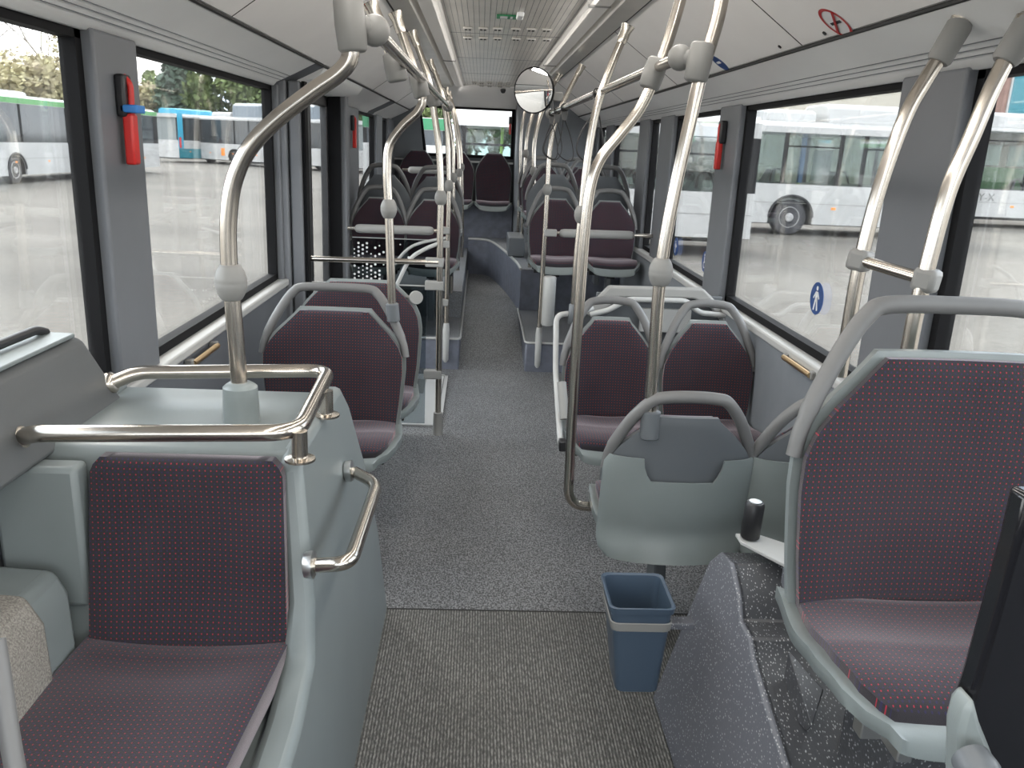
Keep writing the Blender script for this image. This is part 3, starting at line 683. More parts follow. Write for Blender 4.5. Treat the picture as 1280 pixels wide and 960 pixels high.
# two bent poles by the right wall behind the large seat
S1 = pole('bent steel pole by the right wall, left one of the braced pair', px(2.08, (1050, 470), (1062, 400), (1075, 330), (1098, 240), (1130, 150), (1155, 103), (1182, 60), (1200, 28), (1216, -5)), r=.018)
MB().lathe(U(1172, 78, y=2.08), [(.024, 0), (.029, .008), (.03, .09), (.026, .1)], (.45, 0, 1), 18).build('clamp', 'joint', S1, smooth=50)
MB().lathe(U(1193, 40, y=2.08), [(.02, 0), (.026, .03), (.02, .06), (.03, .12)], (.45, 0, 1), 14).build('ceiling_mount', 'steel', S1, smooth=50)
S2 = pole('bent steel pole by the right wall, right one of the braced pair', px(1.86, (1133, 450), (1145, 390), (1160, 330), (1185, 240), (1215, 170), (1238, 115), (1262, 65), (1282, 20)), r=.0185)
MB().lathe(U(1255, 78, y=1.86), [(.024, 0), (.029, .008), (.03, .09), (.026, .1)], (.45, 0, 1), 18).build('clamp', 'joint', S2, smooth=50)
a = Vector(U(1075, 325, y=2.08)); b_ = Vector(U(1158, 350, y=1.86))
cb = thing('cross_brace', a, 'short steel cross brace clamped between the two bent right poles', 'rail')
MB().tube([a, b_], .015, 14).build('tube', 'steel', cb, smooth=60)
for p_, s_ in ((a, .001), (b_, .002)): MB().rbox(p_, (.055, .05, .055), (0, .12, -.9)).build('clamp', 'joint', cb, bevel=.012)
# overhead rails
def orail(pts, label, straps=()):
    t = thing('overhead_rail', pts[0], label, 'handrail', 'overhead grab rails')
    MB().tube(pts, .0165, 16).build('tube', 'steel', t, smooth=60)
    for p, q in ((pts[0], pts[1]), (pts[-1], pts[-2])):
        d = Vector(q)-Vector(p); MB().lathe(p, [(.012, -.03), (.03, -.02), (.035, 0), (.03, .02), (.02, .035)], d, 20).build('end_joint', 'joint', t, smooth=50)
    return t
a = U(468, 38, y=2.0); b_ = U(560, 133, z=1.86)
OL = orail([a, b_], 'steel overhead rail above the left of the aisle')
MB().tube([U(440, 28, y=1.97), a], .024, 14).build('arm', 'joint', OL, smooth=50)
a = U(850, 72, y=2.40); b_ = U(688, 142, z=1.86)
OR = orail([a, b_], 'steel overhead rail above the right of the aisle carrying strap loops')
MB().tube([U(874, 74, y=2.37), a], .024, 14).build('arm', 'joint', OR, smooth=50)
ra, rb = Vector(a), Vector(b_)
def railpt(u):
    best = None
    for i in range(401):
        p = ra.lerp(rb, i/400); c_ = R @ (np.array(p)-CAM); uu = 640+F*c_[0]/c_[2]
        if best is None or abs(uu-u) < best[0]: best = (abs(uu-u), p)
    return best[1]
gs = 'black strap loops on the right overhead rail'
for i, (u, nm) in enumerate(((748, 'black hanging strap loop nearest the camera on the right overhead rail'), (706, 'second black strap loop along the right overhead rail from the near end'), (697, 'third black strap loop along the right overhead rail, in the bunch'), (690, 'black strap loop at the far end of the right overhead rail, beside the mirror'))):
    p = railpt(u); t = thing('hanging_strap', p, nm, 'strap', gs)
    MB().tube([(p.x+.0*1, p.y+.021*math.sin(a_)*0, p.z) if 0 else (p.x+.021*math.cos(a_), p.y+.004, p.z+.021*math.sin(a_)) for a_ in [2*PI*j/16 for j in range(16)]], .004, 8, closed=True).build('clip', 'black', t, smooth=60)
    MB().prism([(p.x-.022, p.z-.022), (p.x+.022, p.z-.022), (p.x+.012, p.z-.075), (p.x-.012, p.z-.075)], 'y', p.y-.008, p.y+.008).build('holder', 'grip', t, bevel=.004)
    sw = (-.02, .03, -.015, .01)[i]
    lp = smoothpath([(p.x-.004, p.y, p.z-.07), (p.x-.045+sw, p.y, p.z-.17), (p.x-.06+sw, p.y, p.z-.25), (p.x-.02+sw, p.y, p.z-.295), (p.x+.03+sw, p.y, p.z-.30), (p.x+.05+sw*.5, p.y, p.z-.24), (p.x+.03+sw*.3, p.y, p.z-.15), (p.x+.004, p.y, p.z-.07)], 6)
    MB().tube(lp, .0038, 8).build('loop', 'black', t, smooth=60)
# convex mirror
mc = Vector(U(667, 113, y=4.3)); 
mt = thing('round_mirror', mc, 'round convex mirror on a bracket at the far end of the right overhead rail', 'mirror')
ax = Vector((-.50, -.86, -.06)).normalized(); rr = .106
MB().lathe(mc, [(rr*math.sin(a_)/math.sin(.22), rr/math.tan(.22)*(math.cos(a_)/math.cos(.22)-1)) for a_ in [.22-.22*j/10 for j in range(11)]], ax, 40).build('mirror_face', 'chrome', mt, smooth=80)
MB().lathe(mc, [(rr*.9, -.02), (rr+.002, -.014), (rr+.004, -.002), (rr+.001, .004), (rr-.004, .0)], ax, 40).build('rim', 'rubber', mt, smooth=60)
MB().tube([mc-ax*.015, U(690, 120, y=4.34), Vector(rb)+Vector((.01, 0, .02))], .008, 10).build('bracket', 'alu', mt, smooth=60)
MB().rbox(Vector(U(697, 121, y=4.36)), (.05, .03, .045)).build('bracket_box', 'joint', mt, bevel=.006)

# padded bars, screens
def padbar(a, b_, p0, p1, label, tubeend=True):
    t = thing('padded_bar', a, label, 'rail', 'padded bars in front of the platform seats')
    MB().tube([a, b_], .013, 14).build('tube', 'steel', t, smooth=60)
    a, b_ = Vector(a), Vector(b_)
    x0, x1 = a.lerp(b_, p0), a.lerp(b_, p1)
    d = x1-x0; MB().lathe(x0, [(.012, 0), (.026, .012), (.031, .035), (.031, d.length-.035), (.026, d.length-.012), (.012, d.length)], d, 20).build('pad', 'padgrey', t, smooth=60)
    return t
padbar(U(434, 285, y=6.02), U(552, 289, y=6.02), .08, .92, 'grey padded bar across the left front platform row')
padbar(U(686, 291, y=6.02), U(816, 295, y=6.02), .10, .82, 'grey padded bar across the right front platform row')
padbar(U(503, 212, y=8.0), U(574, 214, y=8.0), .1, .95, 'small far grey padded bar before the left corner of the rear bench')
a = U(384, 323, y=4.56); b_ = U(548, 328, y=4.56)
t = thing('barrier_rail', a, 'horizontal steel rail from the door post to the floor pole', 'rail'); MB().tube([(-1.06, 4.56, a[2]), b_], .015, 14).build('tube', 'steel', t, smooth=60)
MB().rbox((-1.055, 4.56, a[2]-.02), (.03, .05, .08)).build('wall_bracket', 'joint', t, bevel=.006)
def dots(x0, x1, z0, z1, y, seed):
    rn = random.Random(seed); mb = MB(); nx = int((x1-x0)/.03); nz = int((z1-z0)/.03)
    for i in range(nx):
        for j in range(nz):
            pr = max(0, 1-i/nx*1.6)*(.9)
            if rn.random() < pr:
                x = x0+.03*i+.015; z = z0+.03*j+(.015 if i % 2 else 0)+.008; r_ = .009 if rn.random() > .4 else .006
                mb.add([(x+r_*math.cos(k_*PI/4), y, z+r_*math.sin(k_*PI/4)) for k_ in range(8)], [tuple(range(8))])
    return mb
for (y, x0, x1, z0, z1, lb, sd_) in ((4.575, -1.03, -.40, .06, .86, 'clear screen panel with white dot pattern by the door, on the floor pole', 3), (6.06, -1.03, -.40, .25, .95, 'clear screen panel with white dot pattern before the left platform seats', 5)):
    t = thing('screen_panel', ((x0+x1)/2, y, z0), lb, 'screen', 'dotted screen panels')
    MB().box(x0, x1, y, y+.006, z0, z1).build('pane', 'screen', t)
    dots(x0, x1, z1-.36, z1-.02, y-.0015, sd_).build('dot_print', 'signwhite', t, smooth=0)
    MB().box(x0, x1, y-.003, y+.009, z1, z1+.006).build('edge_trim', 'lightgrey', t)
for pts, lb in (([(4.57, 496, 356), (4.57, 512, 325), (4.57, 530, 312), (4.57, 549, 304)], 'curved white door rail, lower one behind the floor pole'), ([(6.0, 493, 330), (6.0, 508, 313), (6.0, 525, 304), (6.0, 559, 297)], 'thin curved door rail, upper one before the left platform seats')):
    pp = smoothpath([U(u, v, y=y) for y, u, v in pts], 6); tag(MB().tube(pp, .011, 12).build('door_rail', 'lightgrey', smooth=80), lb, 'rail', 'curved rails by the middle door')
# round button on a stalk next to the second wide seat
c = Vector(U(520, 372, y=4.0)); t = thing('stop_button', c, 'round grey knob beside the second wide seat on the left', 'button')
MB().lathe(c, [(.03, -.012), (.033, -.008), (.033, .008), (.03, .012)], (.3, -1, .1), 24).build('button_face', 'padgrey', t, smooth=50)
MB().tube([c, c+Vector((-.05, .01, .0))], .008, 8).build('stalk', 'joint', t)

# ------------------------------------------------------------------ near left wheel box with its seat
BZ = .95
wb = thing('wheel_box', (-.8, 1.95, 0), 'large glossy grey-green moulded box at the near left carrying the steel rail', 'wheel box')
body = MB().prism([(.5, 0), (2.62, 0), (2.60, .30), (2.47, .62), (2.33, .84), (2.26, .925), (2.20, BZ), (1.76, BZ), (1.735, .93), (1.66, .50), (1.60, .44), (.5, .40)], 'x', -1.135, -.50)
body.build('body', 'box', wb, bevel=.02, smooth=50)
# leaning aisle panel
prf = [(.5, 0), (2.66, 0), (2.645, .33), (2.52, .64), (2.37, .87), (2.28, .945), (2.20, BZ+.004), (1.765, BZ+.004), (1.72, .93), (1.665, .62), (1.60, .515), (1.45, .475), (.5, .43)]
sp = MB(); n = len(prf)
ox = lambda z: -.405-.092*z/BZ
vs = [(ox(z), y, z) for y, z in prf]+[(min(ox(z)-.05, -.525) if z > .3 else -.525, y, z) for y, z in prf]
sp.add(vs, [tuple(range(n)), tuple(range(2*n-1, n-1, -1))]+[(i, (i+1) % n, n+(i+1) % n, n+i) for i in range(n)])
sp.build('side_panel', 'box', wb, bevel=.018, smooth=50)
MB().prism([(1.76, BZ-.01), (2.2, BZ-.01), (2.2, BZ+.012), (1.76, BZ+.012)], 'x', -1.13, -1.06).build('top_rim', 'box', wb, bevel=.008)
# arm block on the window side
MB().prism([(-1.137, .3), (-.965, .3), (-.975, .66), (-1.00, .715), (-1.137, .725)], 'y', .5, 1.63).build('arm_block', 'box', wb, bevel=.02, smooth=50)
MB().prism([(-1.137, .42), (-.955, .42), (-.962, .665), (-.995, .728), (-1.137, .738)], 'y', .5, 1.50).build('carpet_pad', 'carpet', wb, bevel=.015, smooth=50)
MB().box(-1.135, -.955, 1.66, 1.72, .60, .93).build('side_recess', 'box', wb, bevel=.012)
ns_ = thing('bench_seat', (-.73, 1.66, .45), 'single dark purple seat with red dots set into the near left grey box', 'seat')
def bx_(s, t): return -.73+s*t
bp = loftplate(lambda s: .205+.012*(1-s/.43)-.022*max(0, (s-.39)/.04)**2, 26, 0, .43, lambda x, s, t_: (-.735+x, 1.645+s*.20-.03+.03*(1-abs(t_)**2)*math.sin(PI*s/.43)-.02*s/.43, .515+s), lambda x, s, t_: (0, .06, 0), edge=.5, nt=20)
bp.build('backrest_pad', 'fabric', ns_, smooth=60)
cp = loftplate(lambda s: .222-.0*s, 26, 0, .95, lambda x, s, t_: (-.735+x-.03*min(1, s/.4), 1.645-s, .545-.03*s+.012*x*x/.04-.014*math.exp(-((s-.10)/.07)**2)*(1-abs(t_)**3)), lambda x, s, t_: (0, 0, -.09), edge=.6, nt=20)
cp.build('cushion', 'fabric', ns_, smooth=60)
# console against the window
cn = thing('window_console', (-1.12, 1.4, .9), 'dark sloped console against the window above the near left grey box', 'console')
mb = MB(); pr_ = [(-1.035, .93), (-1.095, 1.115), (-1.12, 1.13), (-1.205, 1.13), (-1.205, .93)]
ya = [2.12, 2.05, 2.045, 2.045, 2.12]; n = 5
mb.add([(x, .5, z) for x, z in pr_]+[(x, y, z) for (x, z), y in zip(pr_, ya)], [tuple(range(n))[::-1], tuple(range(n, 2*n))]+[(i, (i+1) % n, n+(i+1) % n, n+i) for i in range(n)])
mb.build('cover', 'boxdark', cn, bevel=.012, smooth=50)
MB().prism([(-1.10, 1.128), (-1.20, 1.128), (-1.20, 1.14), (-1.10, 1.138)], 'y', .5, 2.02).build('top_plate', 'box', cn, bevel=.003)
tag(MB().tube(roundpath([(-1.19, .6, 1.15), (-1.165, 1.97, 1.155), (-1.165, 2.01, 1.14)], .02), .011, 10).build('window_seal', 'black', smooth=60), 'black rubber tube along the window above the dark console', 'seal')
# steel rail around the box top
rz = 1.015
pa = U(8, 541, z=rz); pb = U(372, 541, z=rz); pc = U(412, 463, z=rz); pd = U(128, 464, z=rz)
rl = thing('luggage_rail', ((pb[0]+pc[0])/2, (pb[1]+pc[1])/2, .95), 'bent steel rail around the top of the near left grey box', 'rail')
rp = roundpath([(-1.06, pa[1]+.03, rz-.02), (-1.02, pa[1], rz), (pb[0], pb[1], rz), (pc[0], pc[1], rz), (-1.00, pd[1], rz), (-1.05, pd[1]-.03, rz-.02)], .07)
MB().tube(rp, .0185, 18).build('tube', 'steel', rl, smooth=80)
for u, v in ((375, 574), (408, 519)):
    q = U(u, v, z=.95); 
    MB().lathe((q[0], q[1], .948), [(.033, 0), (.033, .005), (.0175, .008), (.0175, rz-.948)], (0, 0, 1), 20).build('post', 'steel', rl, smooth=50)
for p_ in (rp[0], rp[-1]): MB().lathe(p_, [(.028, -.012), (.028, 0), (.02, .008)], (1, 0, .3), 20).build('end_collar', 'steel', rl, smooth=50)
# grab handle on the aisle side of the box
gh = thing('side_rail', (-.42, 1.9, .7), 'short bent steel handle on the aisle side of the near left box', 'handle')
hp = roundpath([(-.455, 1.625, .735), (-.372, 1.60, .755), (-.372, 2.08, .735), (-.445, 2.17, .73)], .07)
MB().tube(hp, .0165, 16).build('tube', 'steel', gh, smooth=80)
for y, z in ((1.628, .735), (2.18, .73)):
    MB().lathe((-.462, y, z), [(.028, -.01), (.03, 0), (.03, .008), (.018, .012)], (1, -.05, .09), 20).build('flange', 'alu', gh, smooth=50)
tag(MB().tube(smoothpath([U(-6, 800, y=1.0), U(2, 850, y=.98), U(12, 920, y=.95), U(26, 1000, y=.92)], 5), .013, 12).build('corner_rail', 'grip', smooth=80), 'olive grey tube at the bottom left corner beside the near seat', 'rail')
# post and rail bits on the walls
for sgn, pts, lb in ((-1, ((242, 452), (272, 434)), 'short brass-coloured rail on the left wall below the window'), (1, ((980, 443), (1012, 473)), 'short brass-coloured rail on the right wall below the window')):
    a = Vector(U(*pts[0], x=sgn*1.11)); b_ = Vector(U(*pts[1], x=sgn*1.11)); z = (a.z+b_.z)/2; a.z = b_.z = z
    t = thing('wall_rail', a.lerp(b_, .5), lb, 'rail', 'brass-coloured wall rails')
    MB().tube([a, b_], .011, 12).build('tube', 'gold', t, smooth=60)
    for p_ in (a, b_): MB().rbox(p_+Vector((sgn*.014, 0, 0)), (.03, .03, .03)).build('bracket', 'joint', t, bevel=.004)
# bent armrest tube beside the aisle seat of the narrow pair
ar = thing('armrest_frame', (.25, 3.5, .4), 'bent grey tube with armrest pad on the aisle side of the narrow pair', 'armrest')
MB().tube(roundpath([(.42, 3.80, .915), (.33, 3.74, .90), (.245, 3.72, .895), (.245, 3.60, .66), (.25, 3.25, .42), (.33, 3.22, .415)], .05), .013, 12).build('tube', 'lightgrey', ar, smooth=80)
MB().tube(smoothpath([U(702, 478, y=3.42), U(704, 500, y=3.38), U(706, 524, y=3.34)], 5), .020, 12).build('armrest_pad', 'padgrey', ar, smooth=80)
MB().rbox(U(703, 556, y=3.22), (.03, .05, .045)).build('hinge', 'black', ar, bevel=.005)
# padded leaning rail behind the narrow pair
lr = thing('leaning_rail', (.8, 4.2, .95), 'angular light grey padded rail behind the narrow right pair, fixed to the wall', 'rail')
YY = 4.12
pl_ = [(732, 392), (748, 372), (762, 358), (880, 361), (898, 380), (912, 404), (905, 406), (888, 384), (868, 374), (775, 372), (762, 384), (745, 400)]
MB().prism([(U(u, v, y=YY)[0], U(u, v, y=YY)[2]) for u, v in pl_], 'y', YY, YY+.05).build('padding', 'padgrey', lr, bevel=.01, smooth=50)
MB().tube(roundpath([U(u, v, y=YY-.03) for u, v in ((738, 393), (760, 388), (785, 374), (858, 376), (874, 391), (912, 395))], .03), .014, 12).build('tube', 'lightgrey', lr, smooth=80)
a = U(745, 392, y=YY+.03); b_ = U(905, 402, y=YY+.03)
MB().box(a[0], 1.14, YY+.052, YY+.07, .62, .93).build('back_panel', 'shelldark', lr, bevel=.004)
MB().rbox(U(907, 399, y=YY), (.05, .06, .06)).build('wall_bracket', 'alu', lr, bevel=.005)
MB().box(.62, .66, YY+.045, YY+.075, 0, .63).build('leg', 'shelldark', lr)
tag(MB().box(.72, .98, YY+.02, YY+.05, .74, .86).build('notice_plate', 'lightgrey', bevel=.002), 'pale plate on the panel behind the narrow right pair', 'plate')
# metal ramp plate in the floor at the door
rpz = thing('ramp_plate', (-.7, 5.2, 0), 'light metal wheelchair ramp plate in the floor by the middle door', 'ramp')
MB().box(-1.12, -.34, 4.72, 5.80, .001, .008).build('plate', 'lightgrey', rpz, bevel=.002)
MB().box(-1.14, -.31, 4.69, 4.715, .001, .012).box(-.335, -.31, 4.715, 5.83, .001, .012).box(-1.14, -.31, 5.805, 5.83, .001, .012).build('edge_frame', 'buswhite', rpz)
MB().box(-.62, -.50, 5.0, 5.12, .0085, .011).build('latch', 'alu', rpz, bevel=.002)
MB().box(-.80, -.46, 5.35, 5.70, .0085, .0095).build('grip_patch', 'joint', rpz)
# ------------------------------------------------------------------ right speckled wheel box
rb_ = thing('wheel_cover', (.8, 1.6, 0), 'speckled dark grey stepped wheel box at the near right', 'wheel box')
rid = [(2.16, .40), (2.14, .50), (2.07, .565), (1.985, .58), (1.965, .575), (1.94, .45), (1.89, .42), (1.84, .41), (1.815, .36), (1.74, .33), (1.62, .30), (1.46, .26), (.5, .10)]
def rxy(u, v, x): p = U(u, v, x=x); return (p[1], p[2])
top = [(2.17, .36), (2.13, .50), (2.06, .565), rxy(915, 704, .58), rxy(924, 745, .58), rxy(926, 776, .58), rxy(938, 798, .58), rxy(941, 822, .58), rxy(955, 868, .58), rxy(985, 962, .58), (.5, .05)]
prof2 = [(.5, 0), (2.19, 0)]+top
MB().prism(prof2, 'x', .58, 1.135).build('stepped_body', 'speckd', rb_, bevel=.006, smooth=30)
vs = [(.455, .5, 0), (.462, 2.185, 0)]+[(.58-.0-(.11*(1-z/.58) if z < .58 else 0)*.55 if i < 2 else .575, y, z) for i, (y, z) in enumerate(top)]
n = len(vs); vs2 = [(.60, y, z) for x, y, z in vs]
sp = MB().add(vs+vs2, [tuple(range(n)), tuple(range(2*n-1, n-1, -1))]+[(i, (i+1) % n, n+(i+1) % n, n+i) for i in range(n)])
sp.build('side_face', 'speck', rb_, bevel=.006, smooth=30)
a = U(985, 812, x=.64); b_ = U(1015, 908, x=.64); c_ = U(1030, 862, x=.70)
MB().add([a, b_, (c_[0], c_[1], c_[2]), (a[0], a[1], a[2]-.14), (b_[0], b_[1]+.02, b_[2]-.03), (c_[0], c_[1]+.05, c_[2]-.14)], [(0, 1, 2), (3, 5, 4), (0, 3, 4, 1), (1, 4, 5, 2), (2, 5, 3, 0)]).build('wedge', 'speckd', rb_, bevel=.003)
MB().box(.70, 1.1, 1.30, 1.50, .20, .585).build('seat_plinth', 'speckd', rb_, bevel=.006)
# hazard: short black post on an aluminium arm
c = U(937, 672, y=2.05)
t = thing('belt_post', c, 'black round post on a pale metal arm behind the large right seat', 'post')
MB().lathe((c[0], c[1], c[2]-.0), [(.022, 0), (.026, .004), (.026, .10), (.022, .106), (.008, .107)], (.03, 0, 1), 22).build('sleeve', 'black', t, smooth=50)
MB().lathe((c[0]+.003, c[1], c[2]+.104), [(.017, 0), (.017, .005), (.006, .006)], (0, 0, 1), 18).build('cap', 'alu', t, smooth=50)
MB().prism([(c[0]-.03, c[1]+.03), (c[0]+.03, c[1]+.03), (c[0]+.32, c[1]-.22), (c[0]+.32, c[1]-.34), (c[0]+.08, c[1]-.20), (c[0]-.03, c[1]-.02)], 'z', c[2]-.012, c[2]-.002).build('arm', 'lightgrey', t, bevel=.002)
MB().box(.70, .95, 1.80, 1.92, .50, c[2]-.012).build('arm_support', 'speck', t)
# blue bin
def rrect(cx, cy, hx, hy, z, r=.02, n=4):
    out = []
    for k_, (sx, sy) in enumerate(((1, 1), (-1, 1), (-1, -1), (1, -1))):
        for i in range(n+1):
            a_ = PI/2*k_+PI/2*i/n; out.append((cx+sx*(hx-r)+r*math.cos(a_), cy+sy*(hy-r)+r*math.sin(a_), z))
    return out
def shellrings(rings, cap0=True, cap1=False):
    mb = MB(); n = len(rings[0]); vs = [p for r_ in rings for p in r_]
    fs = [(i*n+k_, i*n+(k_+1) % n, (i+1)*n+(k_+1) % n, (i+1)*n+k_) for i in range(len(rings)-1) for k_ in range(n)]
    if cap0: fs.append(tuple(range(n))[::-1])
    if cap1: fs.append(tuple((len(rings)-1)*n+k_ for k_ in range(n)))
    return mb.add(vs, fs)
bn = thing('waste_bin', (.34, 1.98, .20), 'small tapered blue plastic bin hung on the speckled right wheel box', 'bin')
bc = (.335, 1.975); T0, T1 = .215, .492
def ring(z, g): f = (z-T0)/(T1-T0); return rrect(bc[0]+.012*(1-f)+.0, bc[1], .058+.024*f+g, .062+.028*f+g, z)
shellrings([ring(T0, -.004), ring(T0+.004, 0), ring(T1-.022, 0), ring(T1-.02, .005), ring(T1-.002, .006), ring(T1, .003), ring(T1-.004, -.003), ring(T0+.01, -.006)], True, True).build('bin_body', 'navy', bn, smooth=40)
shellrings([ring(T1-.075, .0015), ring(T1-.073, .004), ring(T1-.05, .004), ring(T1-.048, .0015)], False, False).build('grey_band', 'joint', bn, smooth=40)
MB().box(.405, .50, 1.96, 2.0, .38, .40).build('hook_bracket', 'speck', bn, bevel=.004)
# dark panel of the driver side at the near right edge
YB = .74
def q2(pts, y): return [(U(u, v, y=y)[0], U(u, v, y=y)[2]) for u, v in pts]
t = thing('cab_panel', U(1260, 800, y=YB), 'glossy black panel with grey-green edge at the right bottom edge of the view', 'panel')
MB().prism(q2([(1284, 620), (1270, 680), (1248, 760), (1222, 850), (1209, 890), (1222, 925), (1245, 975), (1330, 1040), (1420, 1000), (1420, 620)], YB), 'y', YB, YB+.03).build('panel', 'blackgloss', t, bevel=.006, smooth=40)
MB().prism(q2([(1218, 874), (1206, 888), (1199, 915), (1197, 1000), (1262, 1000), (1246, 955), (1226, 905)], YB-.01), 'y', YB-.012, YB+.02).build('edge_moulding', 'shell', t, bevel=.006, smooth=40)
c = Vector(U(1222, 962, y=.70)); MB().lathe(c, [(.003, -.02), (.016, -.016), (.022, -.004), (.02, .015)], (0, 1, .2), 20).build('knob', 'shelldark', t, smooth=60)

# ------------------------------------------------------------------ small fittings
gh_ = 'red emergency hammers on the pillars'
def hammer(u, v, sgn, x, label, clip=False, k=1.0, ax='x'):
    c = Vector(U(u, v, x=x)); t = thing('emergency_hammer', c, label, 'hammer', gh_); s = -sgn
    MB().box(min(c.x, c.x+s*.035), max(c.x, c.x+s*.028), c.y-.03, c.y+.03, c.z-.02, c.z+.095).build('holder', 'black', t, bevel=.008)
    for i in range(4): pass
    MB().box(min(c.x+s*.012, c.x+s*.04), max(c.x+s*.012, c.x+s*.04), c.y-.022, c.y+.022, c.z-.15, c.z-.01).build('hammer_grip', 'red', t, bevel=.006)
    MB().tube(roundpath([(c.x+s*.032, c.y, c.z-.02), (c.x+s*.034, c.y, c.z+.07), (c.x+s*.015, c.y, c.z+.09)], .02), .009, 10).build('hammer_head', 'red', t, smooth=60)
    if clip: MB().box(min(c.x+s*.01, c.x+s*.06), max(c.x+s*.01, c.x+s*.06), c.y-.03, c.y+.03, c.z-.008, c.z+.014).build('blue_clip', 'blue', t, bevel=.004)
hammer(150, 137, -1, -1.145, 'red emergency hammer with blue clip on the near left pillar', True)
hammer(906, 175, 1, 1.145, 'red emergency hammer on the right pillar between the window bays')
hammer(439, 160, -1, -1.145, 'red emergency hammer on the left wall beyond the middle door')
hammer(500, 170, -1, -1.09, 'red emergency hammer in the far left corner beside the rear window')
c = Vector(U(638, 156, y=10.2)); t = thing('emergency_hammer', c, 'red emergency hammer at the right edge of the rear window', 'hammer', gh_)
MB().box(c.x-.02, c.x+.02, c.y-.03, c.y, c.z+.0, c.z+.09).build('holder', 'black', t, bevel=.005); MB().box(c.x-.015, c.x+.01, c.y-.04, c.y-.01, c.z-.11, c.z+.01).build('hammer_grip', 'red', t, bevel=.004)
# blue round stickers on the right windows
def disc(c, r, u_, v_, n_=32): return [Vector(c)+Vector(u_)*r*math.cos(2*PI*i/n_)+Vector(v_)*r*math.sin(2*PI*i/n_) for i in range(n_)]
def flat(polys, off, nrm):
    mb = MB(); d = Vector(nrm)*off
    for p in polys:
        n_ = len(p); a_ = [Vector(q)+d for q in p]; b2 = [Vector(q)+d-Vector(nrm)*.0015 for q in p]
        mb.add(a_+b2, [tuple(range(n_)), tuple(range(2*n_-1, n_-1, -1))]+[(i, (i+1) % n_, n_+(i+1) % n_, n_+i) for i in range(n_)])
    return mb
gs_ = 'blue round priority stickers on the right windows'
def sticker(u, v, r, kind, label):
    c = Vector(U(u, v, x=1.198)); Y = Vector((0, -1, 0)); Z = Vector((0, 0, 1)); N = Vector((-1, 0, 0))
    t = thing('window_sticker', c, label, 'sticker', gs_)
    flat([disc(c, r, Y, Z)], .001, N).build('disc', 'signblue', t, smooth=0)
    P = lambda a_, b2: c+Y*a_*r+Z*b2*r
    if kind == 'walk':
        ps = [disc(P(0, .62), r*.14, Y, Z, 14), [P(-.16, .42), P(.16, .42), P(.14, -.05), P(-.14, -.05)], [P(-.14, 0), P(.02, 0), P(-.16, -.75), P(-.32, -.75)], [P(0, 0), P(.14, 0), P(.36, -.7), P(.22, -.75)],
              [P(-.16, .42), P(-.1, .3), P(-.38, -.05), P(-.45, .02)], [P(.16, .42), P(.1, .3), P(.36, -.02), P(.44, .05)]]
    elif kind == 'chair':
        ps = [disc(P(-.1, .62), r*.13, Y, Z, 14), [P(-.2, .45), P(0, .45), P(.02, 0), P(-.16, 0)], [P(-.16, .02), P(.3, .02), P(.3, -.12), P(-.16, -.12)], [P(.2, -.02), P(.34, -.02), P(.5, -.5), P(.36, -.55)],
              [P(-.3, -.05), P(-.38, -.3), P(-.3, -.52), P(-.1, -.66), P(.1, -.62), P(.08, -.52), P(-.1, -.54), P(-.22, -.42), P(-.27, -.28), P(-.2, -.1)]]
    else:
        ps = [disc(P(-.1, .5), r*.14, Y, Z, 14), [P(-.3, .3), P(.2, .35), P(.25, -.1), P(-.1, -.2), P(-.3, 0)], [P(-.2, -.2), P(.0, -.2), P(-.02, -.7), P(-.18, -.7)], disc(P(.35, .05), r*.11, Y, Z, 14)]
    flat(ps, .003, N).build('pictogram', 'signwhite', t, smooth=0)
sticker(1021, 373, .063, 'walk', 'blue round sticker with a walking figure on the near right window')
sticker(881, 327, .06, 'chair', 'blue round sticker with a wheelchair symbol on the second right window')
sticker(845, 308, .06, 'pram', 'blue round sticker with a white figure on the second right window, left one')
# ceiling signs on the sloping right panel
pn0 = Vector((.575, 0, CZ-.02)); pdir = Vector((.37, 0, 1.992-(CZ-.02))).normalized(); pnr = Vector((pdir.z, 0, -pdir.x)).normalized()
if pnr.z > 0: pnr = -pnr
def onpanel(u, v):
    d = Vector(R.T @ np.array([(u-640)/F, (v-480)/F, 1.0])); c0 = Vector(CAM); return c0+d*((pn0-c0).dot(pnr)/d.dot(pnr))
c = onpanel(1045, 28); Y = Vector((0, 1, 0)); D_ = pdir; r_ = .062
t = thing('no_smoking_sign', c, 'round red and white no smoking sign on the sloping right ceiling panel', 'sign')
flat([disc(c, r_, Y, D_)], .001, pnr).build('disc', 'signwhite', t, smooth=0)
rg = MB(); o_ = disc(c, r_*1.0, Y, D_, 40); i_ = disc(c, r_*.82, Y, D_, 40); d = pnr*.0025
rg.add([p+d for p in o_]+[p+d for p in i_], [(k_, (k_+1) % 40, 40+(k_+1) % 40, 40+k_) for k_ in range(40)]).build('red_ring', 'signred', t, smooth=0)
e1 = (Y*.75+D_*.66).normalized(); e2 = (Y*.66-D_*.75).normalized()
flat([[c+e1*r_*.88+e2*r_*.07, c+e1*r_*.88-e2*r_*.07, c-e1*r_*.88-e2*r_*.07, c-e1*r_*.88+e2*r_*.07]], .0045, pnr).build('slash', 'signred', t, smooth=0)
flat([[c+Y*a_*r_+D_*b2*r_ for a_, b2 in ((-.55, -.08), (.35, -.08), (.35, .08), (-.55, .08))], [c+Y*a_*r_+D_*b2*r_ for a_, b2 in ((.4, -.08), (.5, -.08), (.5, .08), (.4, .08))]], .003, pnr).build('cigarette', 'black', t, smooth=0)
c = onpanel(900, 79); t = thing('ceiling_sticker', c, 'small blue oval sticker on the sloping ceiling panel beside the thick pole', 'sticker')
flat([disc(c, .05, Y, D_)], .001, pnr).build('disc', 'signblue', t, smooth=0)
